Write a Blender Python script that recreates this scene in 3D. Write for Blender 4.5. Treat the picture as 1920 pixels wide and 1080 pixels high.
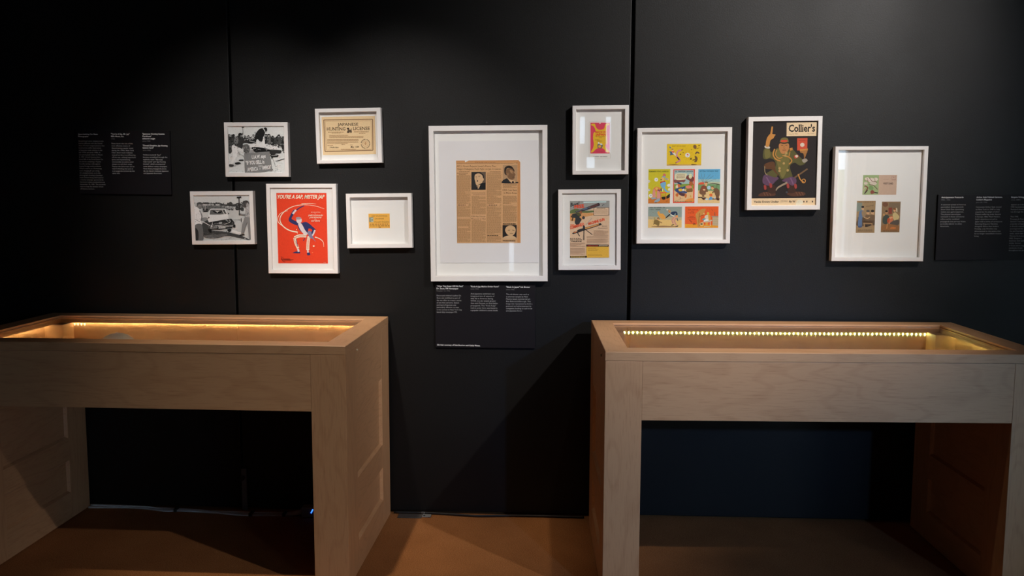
import bpy, bmesh, math, random
from mathutils import Vector, Matrix, geometry

for o in list(bpy.data.objects):
    bpy.data.objects.remove(o)
SC = bpy.context.scene
COL = SC.collection
rnd = random.Random(7)

# ------------------------------------------------------------------ camera
cam_data = bpy.data.cameras.new('camera')
cam = bpy.data.objects.new('camera', cam_data)
COL.objects.link(cam)
SC.camera = cam
cam_data.sensor_width = 36.0
cam_data.lens = 31.519
cam_data.clip_start = 0.05
PITCH, YAW, ROLL = 0.1082, 0.04968, 0.002478
D, EYE = 3.55, 1.322
fw = Vector((-math.sin(YAW), math.cos(YAW), 0))
rt = Vector((math.cos(YAW), math.sin(YAW), 0))
up = Vector((0, 0, 1))
f2 = fw * math.cos(PITCH) - up * math.sin(PITCH)
u2 = up * math.cos(PITCH) + fw * math.sin(PITCH)
r3 = rt * math.cos(ROLL) + u2 * math.sin(ROLL)
u3 = u2 * math.cos(ROLL) - rt * math.sin(ROLL)
m = Matrix((r3, u3, -f2)).transposed().to_4x4()
m.translation = Vector((0, -D, EYE))
cam.matrix_world = m

# ------------------------------------------------------------------ world, lamps, exposure
vs = SC.view_settings
SC.display_settings.display_device = 'sRGB'
vs.view_transform = 'Standard'
vs.look = 'None'
vs.exposure = 0.0
vs.gamma = 1.0
vs.use_curve_mapping = False

world = bpy.data.worlds.new('sky')
SC.world = world
world.use_nodes = True
wn = world.node_tree.nodes
wn['Background'].inputs[0].default_value = (0.62, 0.80, 1.0, 1)
wn['Background'].inputs[1].default_value = 8.0


def spot(name, loc, target, power, color, size, blend, radius):
    l = bpy.data.lights.new(name, 'SPOT')
    l.energy = power
    l.color = color
    l.spot_size = math.radians(size)
    l.spot_blend = blend
    l.shadow_soft_size = radius
    o = bpy.data.objects.new(name, l)
    COL.objects.link(o)
    o.location = loc
    d = Vector(target) - Vector(loc)
    o.rotation_euler = d.to_track_quat('-Z', 'Y').to_euler()
    return o


def area(name, loc, direction, sx, sy, power, color, spread=180):
    l = bpy.data.lights.new(name, 'AREA')
    l.shape = 'RECTANGLE'
    l.size, l.size_y = sx, sy
    l.energy = power
    l.color = color
    l.spread = math.radians(spread)
    o = bpy.data.objects.new(name, l)
    COL.objects.link(o)
    o.location = loc
    o.rotation_euler = Vector(direction).to_track_quat('-Z', 'Y').to_euler()
    return o


# two track spots aimed at the wall, as the frame shadows show
spot('track_spot_right', (2.0, -2.55, 3.0), (0.60, 0.0, 1.50), 375, (1.0, 0.94, 0.89), 47, 1.0, 0.03)
spot('floor_fill_spot', (2.0, -2.55, 3.0), (-0.55, -0.55, 0.15), 112, (1.0, 0.92, 0.86), 34, 1.0, 0.03)  # extra spot at the same point, added to brighten floor between the cases
for tx in (-0.58, -1.24):
    spot('track_spot_left', (-1.0, -2.55, 3.0), (tx, 0.0, 1.18), 190, (1.0, 0.935, 0.88), 28, 1.0, 0.03)
# ceiling cans right over the two cases
spot('ceiling_can_right', (0.78, -1.20, 3.95), (0.76, -0.40, 0.8), 190, (1.0, 0.80, 0.60), 29, 1.0, 0.04)
spot('ceiling_can_left', (-1.15, -1.20, 3.95), (-0.84, -0.44, 0.5), 205, (1.0, 0.82, 0.62), 30, 1.0, 0.04)
# unseen cool spot, added to put bluish light low on the right case
spot('cool_fill_spot', (2.7, -6.2, 2.3), (0.70, -0.70, 0.52), 390, (0.26, 0.52, 1.0), 19, 1.0, 0.06)
# daylight entering by the shop windows behind the camera, to the right
area('window_daylight', (6.2, -8.85, 1.5), (-0.5, 1, -0.05), 1.9, 2.1, 32, (0.58, 0.77, 1.0))

# ------------------------------------------------------------------ helpers


def lin(c):
    c = c / 255.0
    return c / 12.92 if c <= 0.04045 else ((c + 0.055) / 1.055) ** 2.4


INK_GAIN = 1.34


def ink(c):
    if isinstance(c, (int, float)):
        c = (c, c, c)
    return tuple(min(0.92, lin(v) * INK_GAIN) for v in c)


MATS = {}


def new_mat(name, base=(0.5, 0.5, 0.5), rough=0.5, metal=0.0, spec=0.5):
    mt = bpy.data.materials.new(name)
    mt.use_nodes = True
    b = mt.node_tree.nodes['Principled BSDF']
    b.inputs['Base Color'].default_value = (*base, 1)
    b.inputs['Roughness'].default_value = rough
    b.inputs['Metallic'].default_value = metal
    b.inputs['Specular IOR Level'].default_value = spec
    MATS[name] = mt
    return mt, mt.node_tree.nodes, mt.node_tree.links, b


def N(nodes, kind, **kw):
    n = nodes.new(kind)
    for k, v in kw.items():
        if k in n.inputs:
            n.inputs[k].default_value = v
        else:
            setattr(n, k, v)
    return n


def add_bump(nt, ln, b, height, strength, dist):
    bp = N(nt, 'ShaderNodeBump', Strength=strength, Distance=dist)
    ln.new(height, bp.inputs['Height'])
    ln.new(bp.outputs[0], b.inputs['Normal'])


def wood(name, axis, light=(0.62, 0.355, 0.185), dark=(0.46, 0.235, 0.110), seed=0.0):
    mt, nt, ln, b = new_mat(name, light, 0.42)
    tc = N(nt, 'ShaderNodeTexCoord')
    oi = N(nt, 'ShaderNodeObjectInfo')
    mp = N(nt, 'ShaderNodeMapping')
    sc = [5.0, 5.0, 5.0]
    sc[axis] = 1.15
    mp.inputs['Scale'].default_value = sc
    mp.inputs['Location'].default_value = (seed, seed * 1.7, seed * 0.6)
    add = N(nt, 'ShaderNodeVectorMath', operation='ADD')
    mul = N(nt, 'ShaderNodeMath', operation='MULTIPLY')
    mul.inputs[1].default_value = 9.0
    ln.new(oi.outputs['Random'], mul.inputs[0])
    ln.new(tc.outputs['Object'], mp.inputs['Vector'])
    ln.new(mp.outputs[0], add.inputs[0])
    ln.new(mul.outputs[0], add.inputs[1])
    base = N(nt, 'ShaderNodeTexNoise', Scale=1.1, Detail=2.0, Roughness=0.5)
    ln.new(add.outputs[0], base.inputs['Vector'])
    # growth rings: iso-lines of a smooth stretched noise -> cathedral figures
    ring = N(nt, 'ShaderNodeMath', operation='MULTIPLY')
    ring.inputs[1].default_value = 75.0
    ln.new(base.outputs['Fac'], ring.inputs[0])
    sn = N(nt, 'ShaderNodeMath', operation='SINE')
    ln.new(ring.outputs[0], sn.inputs[0])
    mp2 = N(nt, 'ShaderNodeMapping')
    sc2 = [210.0, 210.0, 210.0]
    sc2[axis] = 14.0
    mp2.inputs['Scale'].default_value = sc2
    ln.new(tc.outputs['Object'], mp2.inputs['Vector'])
    fib = N(nt, 'ShaderNodeTexNoise', Scale=1.0, Detail=3.0, Roughness=0.6)
    ln.new(mp2.outputs[0], fib.inputs['Vector'])
    big = N(nt, 'ShaderNodeTexNoise', Scale=0.45, Detail=1.0)
    ln.new(add.outputs[0], big.inputs['Vector'])
    r1 = N(nt, 'ShaderNodeMapRange')
    r1.inputs[1].default_value, r1.inputs[2].default_value = 0.45, 1.0
    r1.inputs[3].default_value, r1.inputs[4].default_value = 0.0, 0.24
    ln.new(sn.outputs[0], r1.inputs[0])
    r2 = N(nt, 'ShaderNodeMapRange')
    r2.inputs[1].default_value, r2.inputs[2].default_value = 0.52, 0.74
    r2.inputs[3].default_value, r2.inputs[4].default_value = 0.0, 0.62
    ln.new(fib.outputs['Fac'], r2.inputs[0])
    r3_ = N(nt, 'ShaderNodeMapRange')
    r3_.inputs[1].default_value, r3_.inputs[2].default_value = 0.35, 0.65
    r3_.inputs[3].default_value, r3_.inputs[4].default_value = 0.0, 0.22
    ln.new(big.outputs['Fac'], r3_.inputs[0])
    a1 = N(nt, 'ShaderNodeMath', operation='ADD')
    ln.new(r1.outputs[0], a1.inputs[0])
    ln.new(r2.outputs[0], a1.inputs[1])
    a2 = N(nt, 'ShaderNodeMath', operation='ADD', use_clamp=True)
    ln.new(a1.outputs[0], a2.inputs[0])
    ln.new(r3_.outputs[0], a2.inputs[1])
    mx = N(nt, 'ShaderNodeMix', data_type='RGBA')
    mx.inputs[6].default_value = (*light, 1)
    mx.inputs[7].default_value = (*dark, 1)
    ln.new(a2.outputs[0], mx.inputs[0])
    ln.new(mx.outputs[2], b.inputs['Base Color'])
    add_bump(nt, ln, b, fib.outputs['Fac'], 0.08, 0.002)
    return mt


wood('maple_along_x', 0)
wood('maple_along_y', 1, seed=3.1)
wood('maple_along_z', 2, seed=5.7)

# rolled black paint of the wall panels
mt, nt, ln, b = new_mat('black_wall_paint', (0.0045, 0.0043, 0.0043), 0.50, 0, 0.30)
tc = N(nt, 'ShaderNodeTexCoord')
n1 = N(nt, 'ShaderNodeTexNoise', Scale=230.0, Detail=3.0, Roughness=0.6)
n2 = N(nt, 'ShaderNodeTexNoise', Scale=3.0, Detail=2.0)
ln.new(tc.outputs['Object'], n1.inputs['Vector'])
ln.new(tc.outputs['Object'], n2.inputs['Vector'])
rr = N(nt, 'ShaderNodeMapRange')
rr.inputs[3].default_value, rr.inputs[4].default_value = 0.44, 0.58
ln.new(n2.outputs['Fac'], rr.inputs[0])
ln.new(rr.outputs[0], b.inputs['Roughness'])
add_bump(nt, ln, b, n1.outputs['Fac'], 0.35, 0.0012)

# carpet
mt, nt, ln, b = new_mat('tan_carpet', (0.2, 0.1, 0.04), 0.95, 0, 0.1)
tc = N(nt, 'ShaderNodeTexCoord')
n1 = N(nt, 'ShaderNodeTexNoise', Scale=260.0, Detail=3.0, Roughness=0.7)
n2 = N(nt, 'ShaderNodeTexNoise', Scale=6.0, Detail=3.0)
ln.new(tc.outputs['Object'], n1.inputs['Vector'])
ln.new(tc.outputs['Object'], n2.inputs['Vector'])
av = N(nt, 'ShaderNodeMath', operation='MULTIPLY_ADD')
av.inputs[1].default_value = 0.18
ln.new(n2.outputs['Fac'], av.inputs[0])
ln.new(n1.outputs['Fac'], av.inputs[2])
cr = N(nt, 'ShaderNodeValToRGB')
cr.color_ramp.elements[0].position = 0.36
cr.color_ramp.elements[0].color = (0.19, 0.072, 0.021, 1)
cr.color_ramp.elements[1].position = 0.78
cr.color_ramp.elements[1].color = (0.52, 0.225, 0.085, 1)
ln.new(av.outputs[0], cr.inputs[0])
ln.new(cr.outputs[0], b.inputs['Base Color'])
add_bump(nt, ln, b, n1.outputs['Fac'], 0.7, 0.004)


def noisy(name, base, rough, scale, amount, metal=0.0, bump=0.0, spec=0.5):
    mt, nt, ln, b = new_mat(name, base, rough, metal, spec)
    tc = N(nt, 'ShaderNodeTexCoord')
    n1 = N(nt, 'ShaderNodeTexNoise', Scale=scale, Detail=3.0)
    ln.new(tc.outputs['Object'], n1.inputs['Vector'])
    mx = N(nt, 'ShaderNodeMix', data_type='RGBA')
    mx.inputs[6].default_value = (*[v * (1 - amount) for v in base], 1)
    mx.inputs[7].default_value = (*[min(1, v * (1 + amount)) for v in base], 1)
    ln.new(n1.outputs['Fac'], mx.inputs[0])
    ln.new(mx.outputs[2], b.inputs['Base Color'])
    if bump:
        add_bump(nt, ln, b, n1.outputs['Fac'], bump, 0.001)
    return mt


noisy('white_frame_paint', (0.80, 0.775, 0.76), 0.42, 40, 0.02)
noisy('white_mat_board', (0.90, 0.875, 0.865), 0.9, 90, 0.015)
noisy('white_paper', (0.83, 0.80, 0.825), 0.85, 60, 0.02)
noisy('label_board_black', (0.0075, 0.0062, 0.0085), 0.55, 50, 0.05, spec=0.22)
noisy('black_rubber', (0.012, 0.012, 0.013), 0.6, 60, 0.2)
noisy('dark_steel', (0.13, 0.13, 0.15), 0.42, 80, 0.2)
noisy('bright_steel', (0.5, 0.5, 0.5), 0.3, 80, 0.1, metal=1.0)
noisy('grey_tape', (0.075, 0.065, 0.06), 0.6, 120, 0.2)
noisy('grey_plastic', (0.26, 0.27, 0.28), 0.5, 60, 0.1)
noisy('white_cable', (0.48, 0.52, 0.58), 0.5, 60, 0.05)
noisy('white_cotton', (0.92, 0.91, 0.89), 0.9, 300, 0.05, bump=0.3)
noisy('white_ceiling_paint', (0.30, 0.29, 0.28), 0.9, 4, 0.04)
noisy('dark_room_paint', (0.03, 0.03, 0.032), 0.9, 4, 0.1)
noisy('concrete', (0.62, 0.60, 0.57), 0.9, 6, 0.15)
noisy('hedge_green', (0.14, 0.24, 0.09), 0.9, 9, 0.7, bump=0.6)
noisy('pale_brass', (0.75, 0.62, 0.42), 0.35, 60, 0.05)
noisy('led_tape', (0.45, 0.40, 0.22), 0.5, 80, 0.05)

mt, nt, ln, b = new_mat('brick_red', (0.3, 0.14, 0.09), 0.9)
br = N(nt, 'ShaderNodeTexBrick', Scale=4.0)
br.inputs['Color1'].default_value = (0.34, 0.17, 0.11, 1)
br.inputs['Color2'].default_value = (0.26, 0.12, 0.08, 1)
br.inputs['Mortar'].default_value = (0.5, 0.47, 0.43, 1)
tc = N(nt, 'ShaderNodeTexCoord')
mpb = N(nt, 'ShaderNodeMapping')
mpb.inputs['Rotation'].default_value = (math.pi / 2, 0, 0)
ln.new(tc.outputs['Object'], mpb.inputs[0])
ln.new(mpb.outputs[0], br.inputs['Vector'])
ln.new(br.outputs[0], b.inputs['Base Color'])

# flat print: colour comes from the printed layer itself
mt, nt, ln, b = new_mat('printed_ink', (0.5, 0.5, 0.5), 0.7, 0, 0.25)
at = N(nt, 'ShaderNodeAttribute', attribute_name='ink')
tc = N(nt, 'ShaderNodeTexCoord')
n1 = N(nt, 'ShaderNodeTexNoise', Scale=420.0, Detail=2.0)
ln.new(tc.outputs['Object'], n1.inputs['Vector'])
rr = N(nt, 'ShaderNodeMapRange')
rr.inputs[3].default_value, rr.inputs[4].default_value = 0.80, 1.16
ln.new(n1.outputs['Fac'], rr.inputs[0])
vm = N(nt, 'ShaderNodeVectorMath', operation='SCALE')
ln.new(at.outputs['Color'], vm.inputs[0])
ln.new(rr.outputs[0], vm.inputs['Scale'])
ln.new(vm.outputs[0], b.inputs['Base Color'])

# clear glazing: Fresnel mix of transparency and mirror
mt = bpy.data.materials.new('clear_glass')
mt.use_nodes = True
MATS['clear_glass'] = mt
nt, ln = mt.node_tree.nodes, mt.node_tree.links
nt.remove(nt['Principled BSDF'])
fr = N(nt, 'ShaderNodeFresnel', IOR=1.45)
# a thin pane reflects alike from both of its faces
ge = N(nt, 'ShaderNodeNewGeometry')
ior = N(nt, 'ShaderNodeMapRange')
ior.inputs[3].default_value, ior.inputs[4].default_value = 1.45, 1.0 / 1.45
ln.new(ge.outputs['Backfacing'], ior.inputs[0])
ln.new(ior.outputs[0], fr.inputs['IOR'])
tr = N(nt, 'ShaderNodeBsdfTransparent')
tr.inputs[0].default_value = (0.985, 0.99, 0.985, 1)
gl = N(nt, 'ShaderNodeBsdfGlossy', Roughness=0.015)
mxs = N(nt, 'ShaderNodeMixShader')
ln.new(fr.outputs[0], mxs.inputs[0])
ln.new(tr.outputs[0], mxs.inputs[1])
ln.new(gl.outputs[0], mxs.inputs[2])
ln.new(mxs.outputs[0], nt['Material Output'].inputs[0])


def emitter(name, color, strength):
    mt, nt, ln, b = new_mat(name, color, 0.4)
    b.inputs['Emission Color'].default_value = (*color, 1)
    b.inputs['Emission Strength'].default_value = strength
    return mt


emitter('led_yellow', (0.93, 1.0, 0.36), 105.0)
emitter('led_warm', (1.0, 0.76, 0.36), 210.0)
emitter('led_corner', (1.0, 0.80, 0.45), 16.0)
emitter('led_blue', (0.03, 0.16, 1.0), 3.0)


# ---- mesh makers
def obj(name, bm, mat, parent=None, kind=None, smooth=False):
    me = bpy.data.meshes.new(name)
    bm.normal_update()
    bm.to_mesh(me)
    bm.free()
    return link(name, me, mat, parent, kind, smooth)


def link(name, me, mat, parent=None, kind=None, smooth=False):
    if mat:
        me.materials.append(MATS[mat])
    if smooth:
        for p in me.polygons:
            p.use_smooth = True
    o = bpy.data.objects.new(name, me)
    COL.objects.link(o)
    if parent:
        o.parent = parent
    if kind:
        o['kind'] = kind
    return o


def tag(o, label, cat, group=None):
    o['label'] = label
    o['category'] = cat
    if group:
        o['group'] = group
    return o


def thing(name, label, cat, loc=(0, 0, 0), rot=(0, 0, 0), group=None):
    o = bpy.data.objects.new(name, None)
    COL.objects.link(o)
    o.empty_display_size = 0.05
    o.location = loc
    o.rotation_euler = rot
    return tag(o, label, cat, group)


def add_box(bm, x0, x1, y0, y1, z0, z1, bevel=0.0):
    t = bmesh.new()
    bmesh.ops.create_cube(t, size=1.0)
    for v in t.verts:
        v.co = Vector(((x0 + x1) / 2 + v.co.x * (x1 - x0), (y0 + y1) / 2 + v.co.y * (y1 - y0), (z0 + z1) / 2 + v.co.z * (z1 - z0)))
    if bevel:
        bmesh.ops.bevel(t, geom=list(t.edges), offset=bevel, segments=2, affect='EDGES', profile=0.6)
    me = bpy.data.meshes.new('tmp')
    t.to_mesh(me)
    t.free()
    bm.from_mesh(me)
    bpy.data.meshes.remove(me)


def box(name, mat, parent, x0, x1, y0, y1, z0, z1, bevel=0.0, kind=None):
    bm = bmesh.new()
    add_box(bm, x0, x1, y0, y1, z0, z1, bevel)
    return obj(name, bm, mat, parent, kind)


def add_tube(bm, pts, r, seg=8):
    pts = [Vector(p) for p in pts]
    rings = []
    for i, p in enumerate(pts):
        d = (pts[min(i + 1, len(pts) - 1)] - pts[max(i - 1, 0)]).normalized()
        a = d.cross(Vector((0, 0, 1)))
        if a.length < 1e-4:
            a = d.cross(Vector((0, 1, 0)))
        a.normalize()
        c = d.cross(a).normalized()
        rings.append([bm.verts.new(p + (a * math.cos(k * math.tau / seg) + c * math.sin(k * math.tau / seg)) * r) for k in range(seg)])
    for i in range(len(rings) - 1):
        for k in range(seg):
            bm.faces.new((rings[i][k], rings[i][(k + 1) % seg], rings[i + 1][(k + 1) % seg], rings[i + 1][k]))
    bm.faces.new(rings[0][::-1])
    bm.faces.new(rings[-1])


def spline(ctrl, n=6, closed=False):
    P = [Vector((*p, 0)[:3]) for p in ctrl]
    L = len(P)
    out = []
    for i in range(L if closed else L - 1):
        if closed:
            a, b_, c, d = P[(i - 1) % L], P[i], P[(i + 1) % L], P[(i + 2) % L]
        else:
            a, b_, c, d = P[max(i - 1, 0)], P[i], P[i + 1], P[min(i + 2, L - 1)]
        for k in range(n):
            t = k / n
            out.append(0.5 * ((2 * b_) + (c - a) * t + (2 * a - 5 * b_ + 4 * c - d) * t * t + (3 * b_ - a - 3 * c + d) * t ** 3))
    if not closed:
        out.append(P[-1])
    return out


def add_cyl(bm, p0, p1, r0, r1=None, seg=20):
    p0, p1 = Vector(p0), Vector(p1)
    d = p1 - p0
    mtx = Matrix.Translation((p0 + p1) / 2) @ d.to_track_quat('Z', 'Y').to_matrix().to_4x4()
    bmesh.ops.create_cone(bm, cap_ends=True, segments=seg, radius1=r0, radius2=r0 if r1 is None else r1, depth=d.length, matrix=mtx)


# ---- printing: flat layers of ink in the picture's own plane (x right, z up)
GLYPH = {}


def glyphs(s, serif=False, bold=0.0):
    """triangles of a text line (cap height 1, baseline 0) -> (verts, tris)"""
    key = (s, serif, bold)
    if key in GLYPH:
        return GLYPH[key]
    cu = bpy.data.curves.new('t', 'FONT')
    cu.body = s
    cu.resolution_u = 2
    cu.offset = bold
    cu.fill_mode = 'FRONT'
    ob = bpy.data.objects.new('t', cu)
    me = bpy.data.meshes.new_from_object(ob)
    me.calc_loop_triangles()
    k = 1.0 / CAP
    vs_ = [(v.co.x * k, v.co.y * k) for v in me.vertices]
    tr_ = [tuple(t.vertices) for t in me.loop_triangles]
    if serif:
        runs = []
        for e in me.edges:
            a, b_ = vs_[e.vertices[0]], vs_[e.vertices[1]]
            if abs(a[1] - b_[1]) > 0.004 or abs(a[0] - b_[0]) < 0.05:
                continue
            for lv, sg in ((0.0, 1), (1.0, -1), (XH, -1)):
                if abs(a[1] - (lv - sg * bold * k)) < 0.008:
                    runs.append((min(a[0], b_[0]), max(a[0], b_[0]), lv, sg))
        for x0, x1, lv, sg in set(runs):
            if x1 - x0 > 0.32:
                continue
            n = len(vs_)
            q = 0.045
            vs_ += [(x0 - q, lv - sg * bold), (x1 + q, lv - sg * bold), (x1 + q, lv + sg * 0.075), (x0 - q, lv + sg * 0.075)]
            tr_ += [(n, n + 1, n + 2), (n, n + 2, n + 3)]
    bpy.data.objects.remove(ob)
    bpy.data.curves.remove(cu)
    bpy.data.meshes.remove(me)
    GLYPH[key] = (vs_, tr_)
    return GLYPH[key]


CAP = 1.0
XH = 0.7
CAP = max(v[1] for v in glyphs('H')[0])
XH = max(v[1] for v in glyphs('x')[0]) / CAP
GLYPH.clear()


class Ink:
    """collects coloured polygons given on a picture quad (u right, v down) and builds ONE printed layer mesh"""

    def __init__(self, box_, quad, y, step=0.00002):
        self.l, self.r, self.b, self.t = box_
        (self.TL, self.TR, self.BL) = [Vector(p) for p in quad]
        ux, vy = self.TR - self.TL, self.BL - self.TL
        self.inv = Matrix(((ux.x, vy.x), (ux.y, vy.y))).inverted()
        self.y = y
        self.step = step
        self.n = 0
        self.V, self.F, self.C = [], [], []

    def pt(self, p, clip=True):
        a = self.inv @ (Vector(p[:2]) - self.TL)
        u, v = a.x, a.y
        if clip:
            u, v = min(max(u, 0), 1), min(max(v, 0), 1)
        return (self.l + (self.r - self.l) * u, self.y - self.step * (self.n + 1), self.t + (self.b - self.t) * v)

    def raw(self, pts, tris, color):
        n = len(self.V)
        self.V += [self.pt(p) for p in pts]
        c = ink(color)
        for t in tris:
            self.F.append((n + t[0], n + t[1], n + t[2]))
            self.C.append(c)

    def poly(self, pts, color, smooth=False):
        if smooth:
            pts = [(v.x, v.y) for v in spline(pts, 5, True)]
        tris = geometry.tessellate_polygon([[Vector((p[0], p[1], 0)) for p in pts]])
        self.raw(pts, tris, color)
        self.n += 1

    def blob(self, pts, color):
        self.poly(pts, color, True)

    def rect(self, x0, y0, x1, y1, color):
        self.raw([(x0, y0), (x1, y0), (x1, y1), (x0, y1)], [(0, 1, 2), (0, 2, 3)], color)
        self.n += 1

    def rects(self, L, color):
        for (x0, y0, x1, y1) in L:
            self.raw([(x0, y0), (x1, y0), (x1, y1), (x0, y1)], [(0, 1, 2), (0, 2, 3)], color)
        self.n += 1

    def outline(self, x0, y0, x1, y1, w, color):
        self.rects([(x0, y0, x1, y0 + w), (x0, y1 - w, x1, y1), (x0, y0, x0 + w, y1), (x1 - w, y0, x1, y1)], color)

    def ell(self, cx, cy, rx, ry, color, rot=0, n=18):
        a = math.radians(rot)
        P = []
        for k in range(n):
            x, y = rx * math.cos(k * math.tau / n), ry * math.sin(k * math.tau / n)
            P.append((cx + x * math.cos(a) - y * math.sin(a), cy + x * math.sin(a) + y * math.cos(a)))
        self.raw(P + [(cx, cy)], [(k, (k + 1) % n, n) for k in range(n)], color)
        self.n += 1

    def ring(self, cx, cy, r0, r1, color, n=24):
        P = []
        for k in range(n):
            c, s = math.cos(k * math.tau / n), math.sin(k * math.tau / n)
            P += [(cx + r0 * c, cy + r0 * s), (cx + r1 * c, cy + r1 * s)]
        T = []
        for k in range(n):
            a, b_ = 2 * k, 2 * ((k + 1) % n)
            T += [(a, a + 1, b_ + 1), (a, b_ + 1, b_)]
        self.raw(P, T, color)
        self.n += 1

    def stroke(self, pts, w, color, smooth=True):
        if smooth and len(pts) > 2:
            pts = [(v.x, v.y) for v in spline(pts, 5)]
        P = []
        L = len(pts)
        for i, p in enumerate(pts):
            a, b_ = Vector(pts[max(i - 1, 0)][:2]), Vector(pts[min(i + 1, L - 1)][:2])
            d = b_ - a
            d = d.normalized() if d.length > 1e-6 else Vector((1, 0))
            ww = w if not isinstance(w, (tuple, list)) else w[0] + (w[1] - w[0]) * i / max(1, L - 1)
            nrm = Vector((-d.y, d.x)) * ww / 2
            P += [(p[0] + nrm.x, p[1] + nrm.y), (p[0] - nrm.x, p[1] - nrm.y)]
        T = []
        for i in range(L - 1):
            T += [(2 * i, 2 * i + 1, 2 * i + 3), (2 * i, 2 * i + 3, 2 * i + 2)]
        self.raw(P, T, color)
        self.n += 1

    def text(self, s, x, y, cap, color, width=None, scale=None, angle=0, slant=0, serif=False, bold=0.0, right=None):
        vs_, tr_ = glyphs(s, serif, bold)
        if not vs_:
            return
        x0 = min(v[0] for v in vs_)
        x1 = max(v[0] for v in vs_)
        sx = cap if scale is None else scale
        if width:
            sx = width / (x1 - x0)
        ca, sa = math.cos(math.radians(angle)), math.sin(math.radians(angle))
        P = []
        for vx, vy in vs_:
            px, py = (vx - x0) * sx + slant * vy * cap, -vy * cap
            P.append((x + px * ca - py * sa, y + px * sa + py * ca))
        self.raw(P, tr_, color)
        self.n += 1

    def block(self, lines, x, y, pitch, cap, color, wref, drift=0.0, **kw):
        """lines of running text; the widest natural line takes wref"""
        widths = []
        for s in lines:
            v = glyphs(s)[0]
            widths.append(max(p[0] for p in v) - min(p[0] for p in v) if v else 0)
        sc = wref / max(widths)
        for i, s in enumerate(lines):
            if s:
                self.text(s, x + drift * i, y + pitch * i, cap, color, scale=sc, **kw)

    def greek(self, x0, y0, x1, y1, nl, color, weight=0.5, word=(6, 16), gap=3.0, ragged=0.06):
        """illegible small print: word-sized dashes row by row"""
        L = []
        p = (y1 - y0) / nl
        for i in range(nl):
            y = y0 + p * i
            end = x1 - (x1 - x0) * (rnd.random() * ragged if rnd.random() > 0.12 else rnd.random() * 0.6)
            x = x0
            while x < end:
                w = rnd.uniform(*word)
                L.append((x, y, min(x + w, end), y + p * weight))
                x += w + gap
        self.rects(L, color)

    def letters(self, x0, y, x1, cap, color, n, angle=0):
        """a line of lettering too blurred to read: letter-like strokes"""
        ca, sa = math.cos(math.radians(angle)), math.sin(math.radians(angle))
        w = (x1 - x0) / n
        for i in range(n):
            if rnd.random() < 0.14:
                continue
            x = i * w
            k = rnd.choice((0, 1, 2))
            rr_ = [(x, 0, x + w * .22, cap), (x + w * .55, 0, x + w * .78, cap)]
            rr_.append((x, (0, cap * .42, cap * .84)[k], x + w * .78, (cap * .18, cap * .6, cap)[k]))
            for a, b_, c, d in rr_:
                P = [(a, b_), (c, b_), (c, d), (a, d)]
                P = [(x0 + px * ca - (cap - py) * -sa, y + px * sa - (cap - py) * ca) for px, py in P]
                self.raw(P, [(0, 1, 2), (0, 2, 3)], color)
        self.n += 1

    def grit(self, x0, y0, x1, y1, n, s0, s1, colors, flat=0.6):
        """small irregular flecks, the grain of a printed photograph"""
        for _ in range(n):
            cx, cy, r_ = rnd.uniform(x0, x1), rnd.uniform(y0, y1), rnd.uniform(s0, s1)
            m_ = rnd.choice((4, 5, 6))
            a0 = rnd.random() * 6.28
            P = []
            for q in range(m_):
                a = a0 + q / m_ * math.tau
                rr_ = r_ * rnd.uniform(0.55, 1.2)
                P.append((cx + rr_ * math.cos(a) * rnd.uniform(0.8, 1.2), cy + rr_ * flat * math.sin(a)))
            self.raw(P, [(0, q, q + 1) for q in range(1, m_ - 1)], rnd.choice(colors))
            self.n += 0.25

    def build(self, name, parent):
        me = bpy.data.meshes.new(name)
        me.from_pydata(self.V, [], self.F)
        at_ = me.color_attributes.new('ink', 'FLOAT_COLOR', 'CORNER')
        i = 0
        data = []
        for c in self.C:
            data += [*c, 1.0] * 3
        at_.data.foreach_set('color', data)
        me.update()
        return link(name, me, 'printed_ink', parent)


# ------------------------------------------------------------------ the room
room = []


def struct(name, mat, x0, x1, y0, y1, z0, z1, parent=None):
    return box(name, mat, parent, x0, x1, y0, y1, z0, z1, kind=None if parent else 'structure')


struct('floor', 'tan_carpet', -6.5, 7.5, -9.0, 0.12, -0.06, 0.0)
struct('ceiling', 'white_ceiling_paint', -6.5, 7.5, -9.0, 0.12, 4.0, 4.06)
wall = struct('wall_back', 'black_rubber', -6.5, 7.5, 0.06, 0.12, 0.0, 4.0)
SEAMS = [-4.456, -2.875, -1.2938, 0.2868, 1.868, 3.449]
GAPS = {-1.2938: 0.0045, 0.2868: 0.0065}
for a, b_ in zip(SEAMS[:-1], SEAMS[1:]):
    ga, gb = GAPS.get(a, 0.005), GAPS.get(b_, 0.005)
    box('panel', 'black_wall_paint', wall, a + ga, b_ - gb, 0.0, 0.058, 0.010, 3.2, 0.003)
struct('wall_left', 'dark_room_paint', -6.56, -6.5, -9.0, 0.12, 0, 4.0)
struct('wall_right', 'dark_room_paint', 7.5, 7.56, -9.0, 0.12, 0, 4.0)

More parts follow.
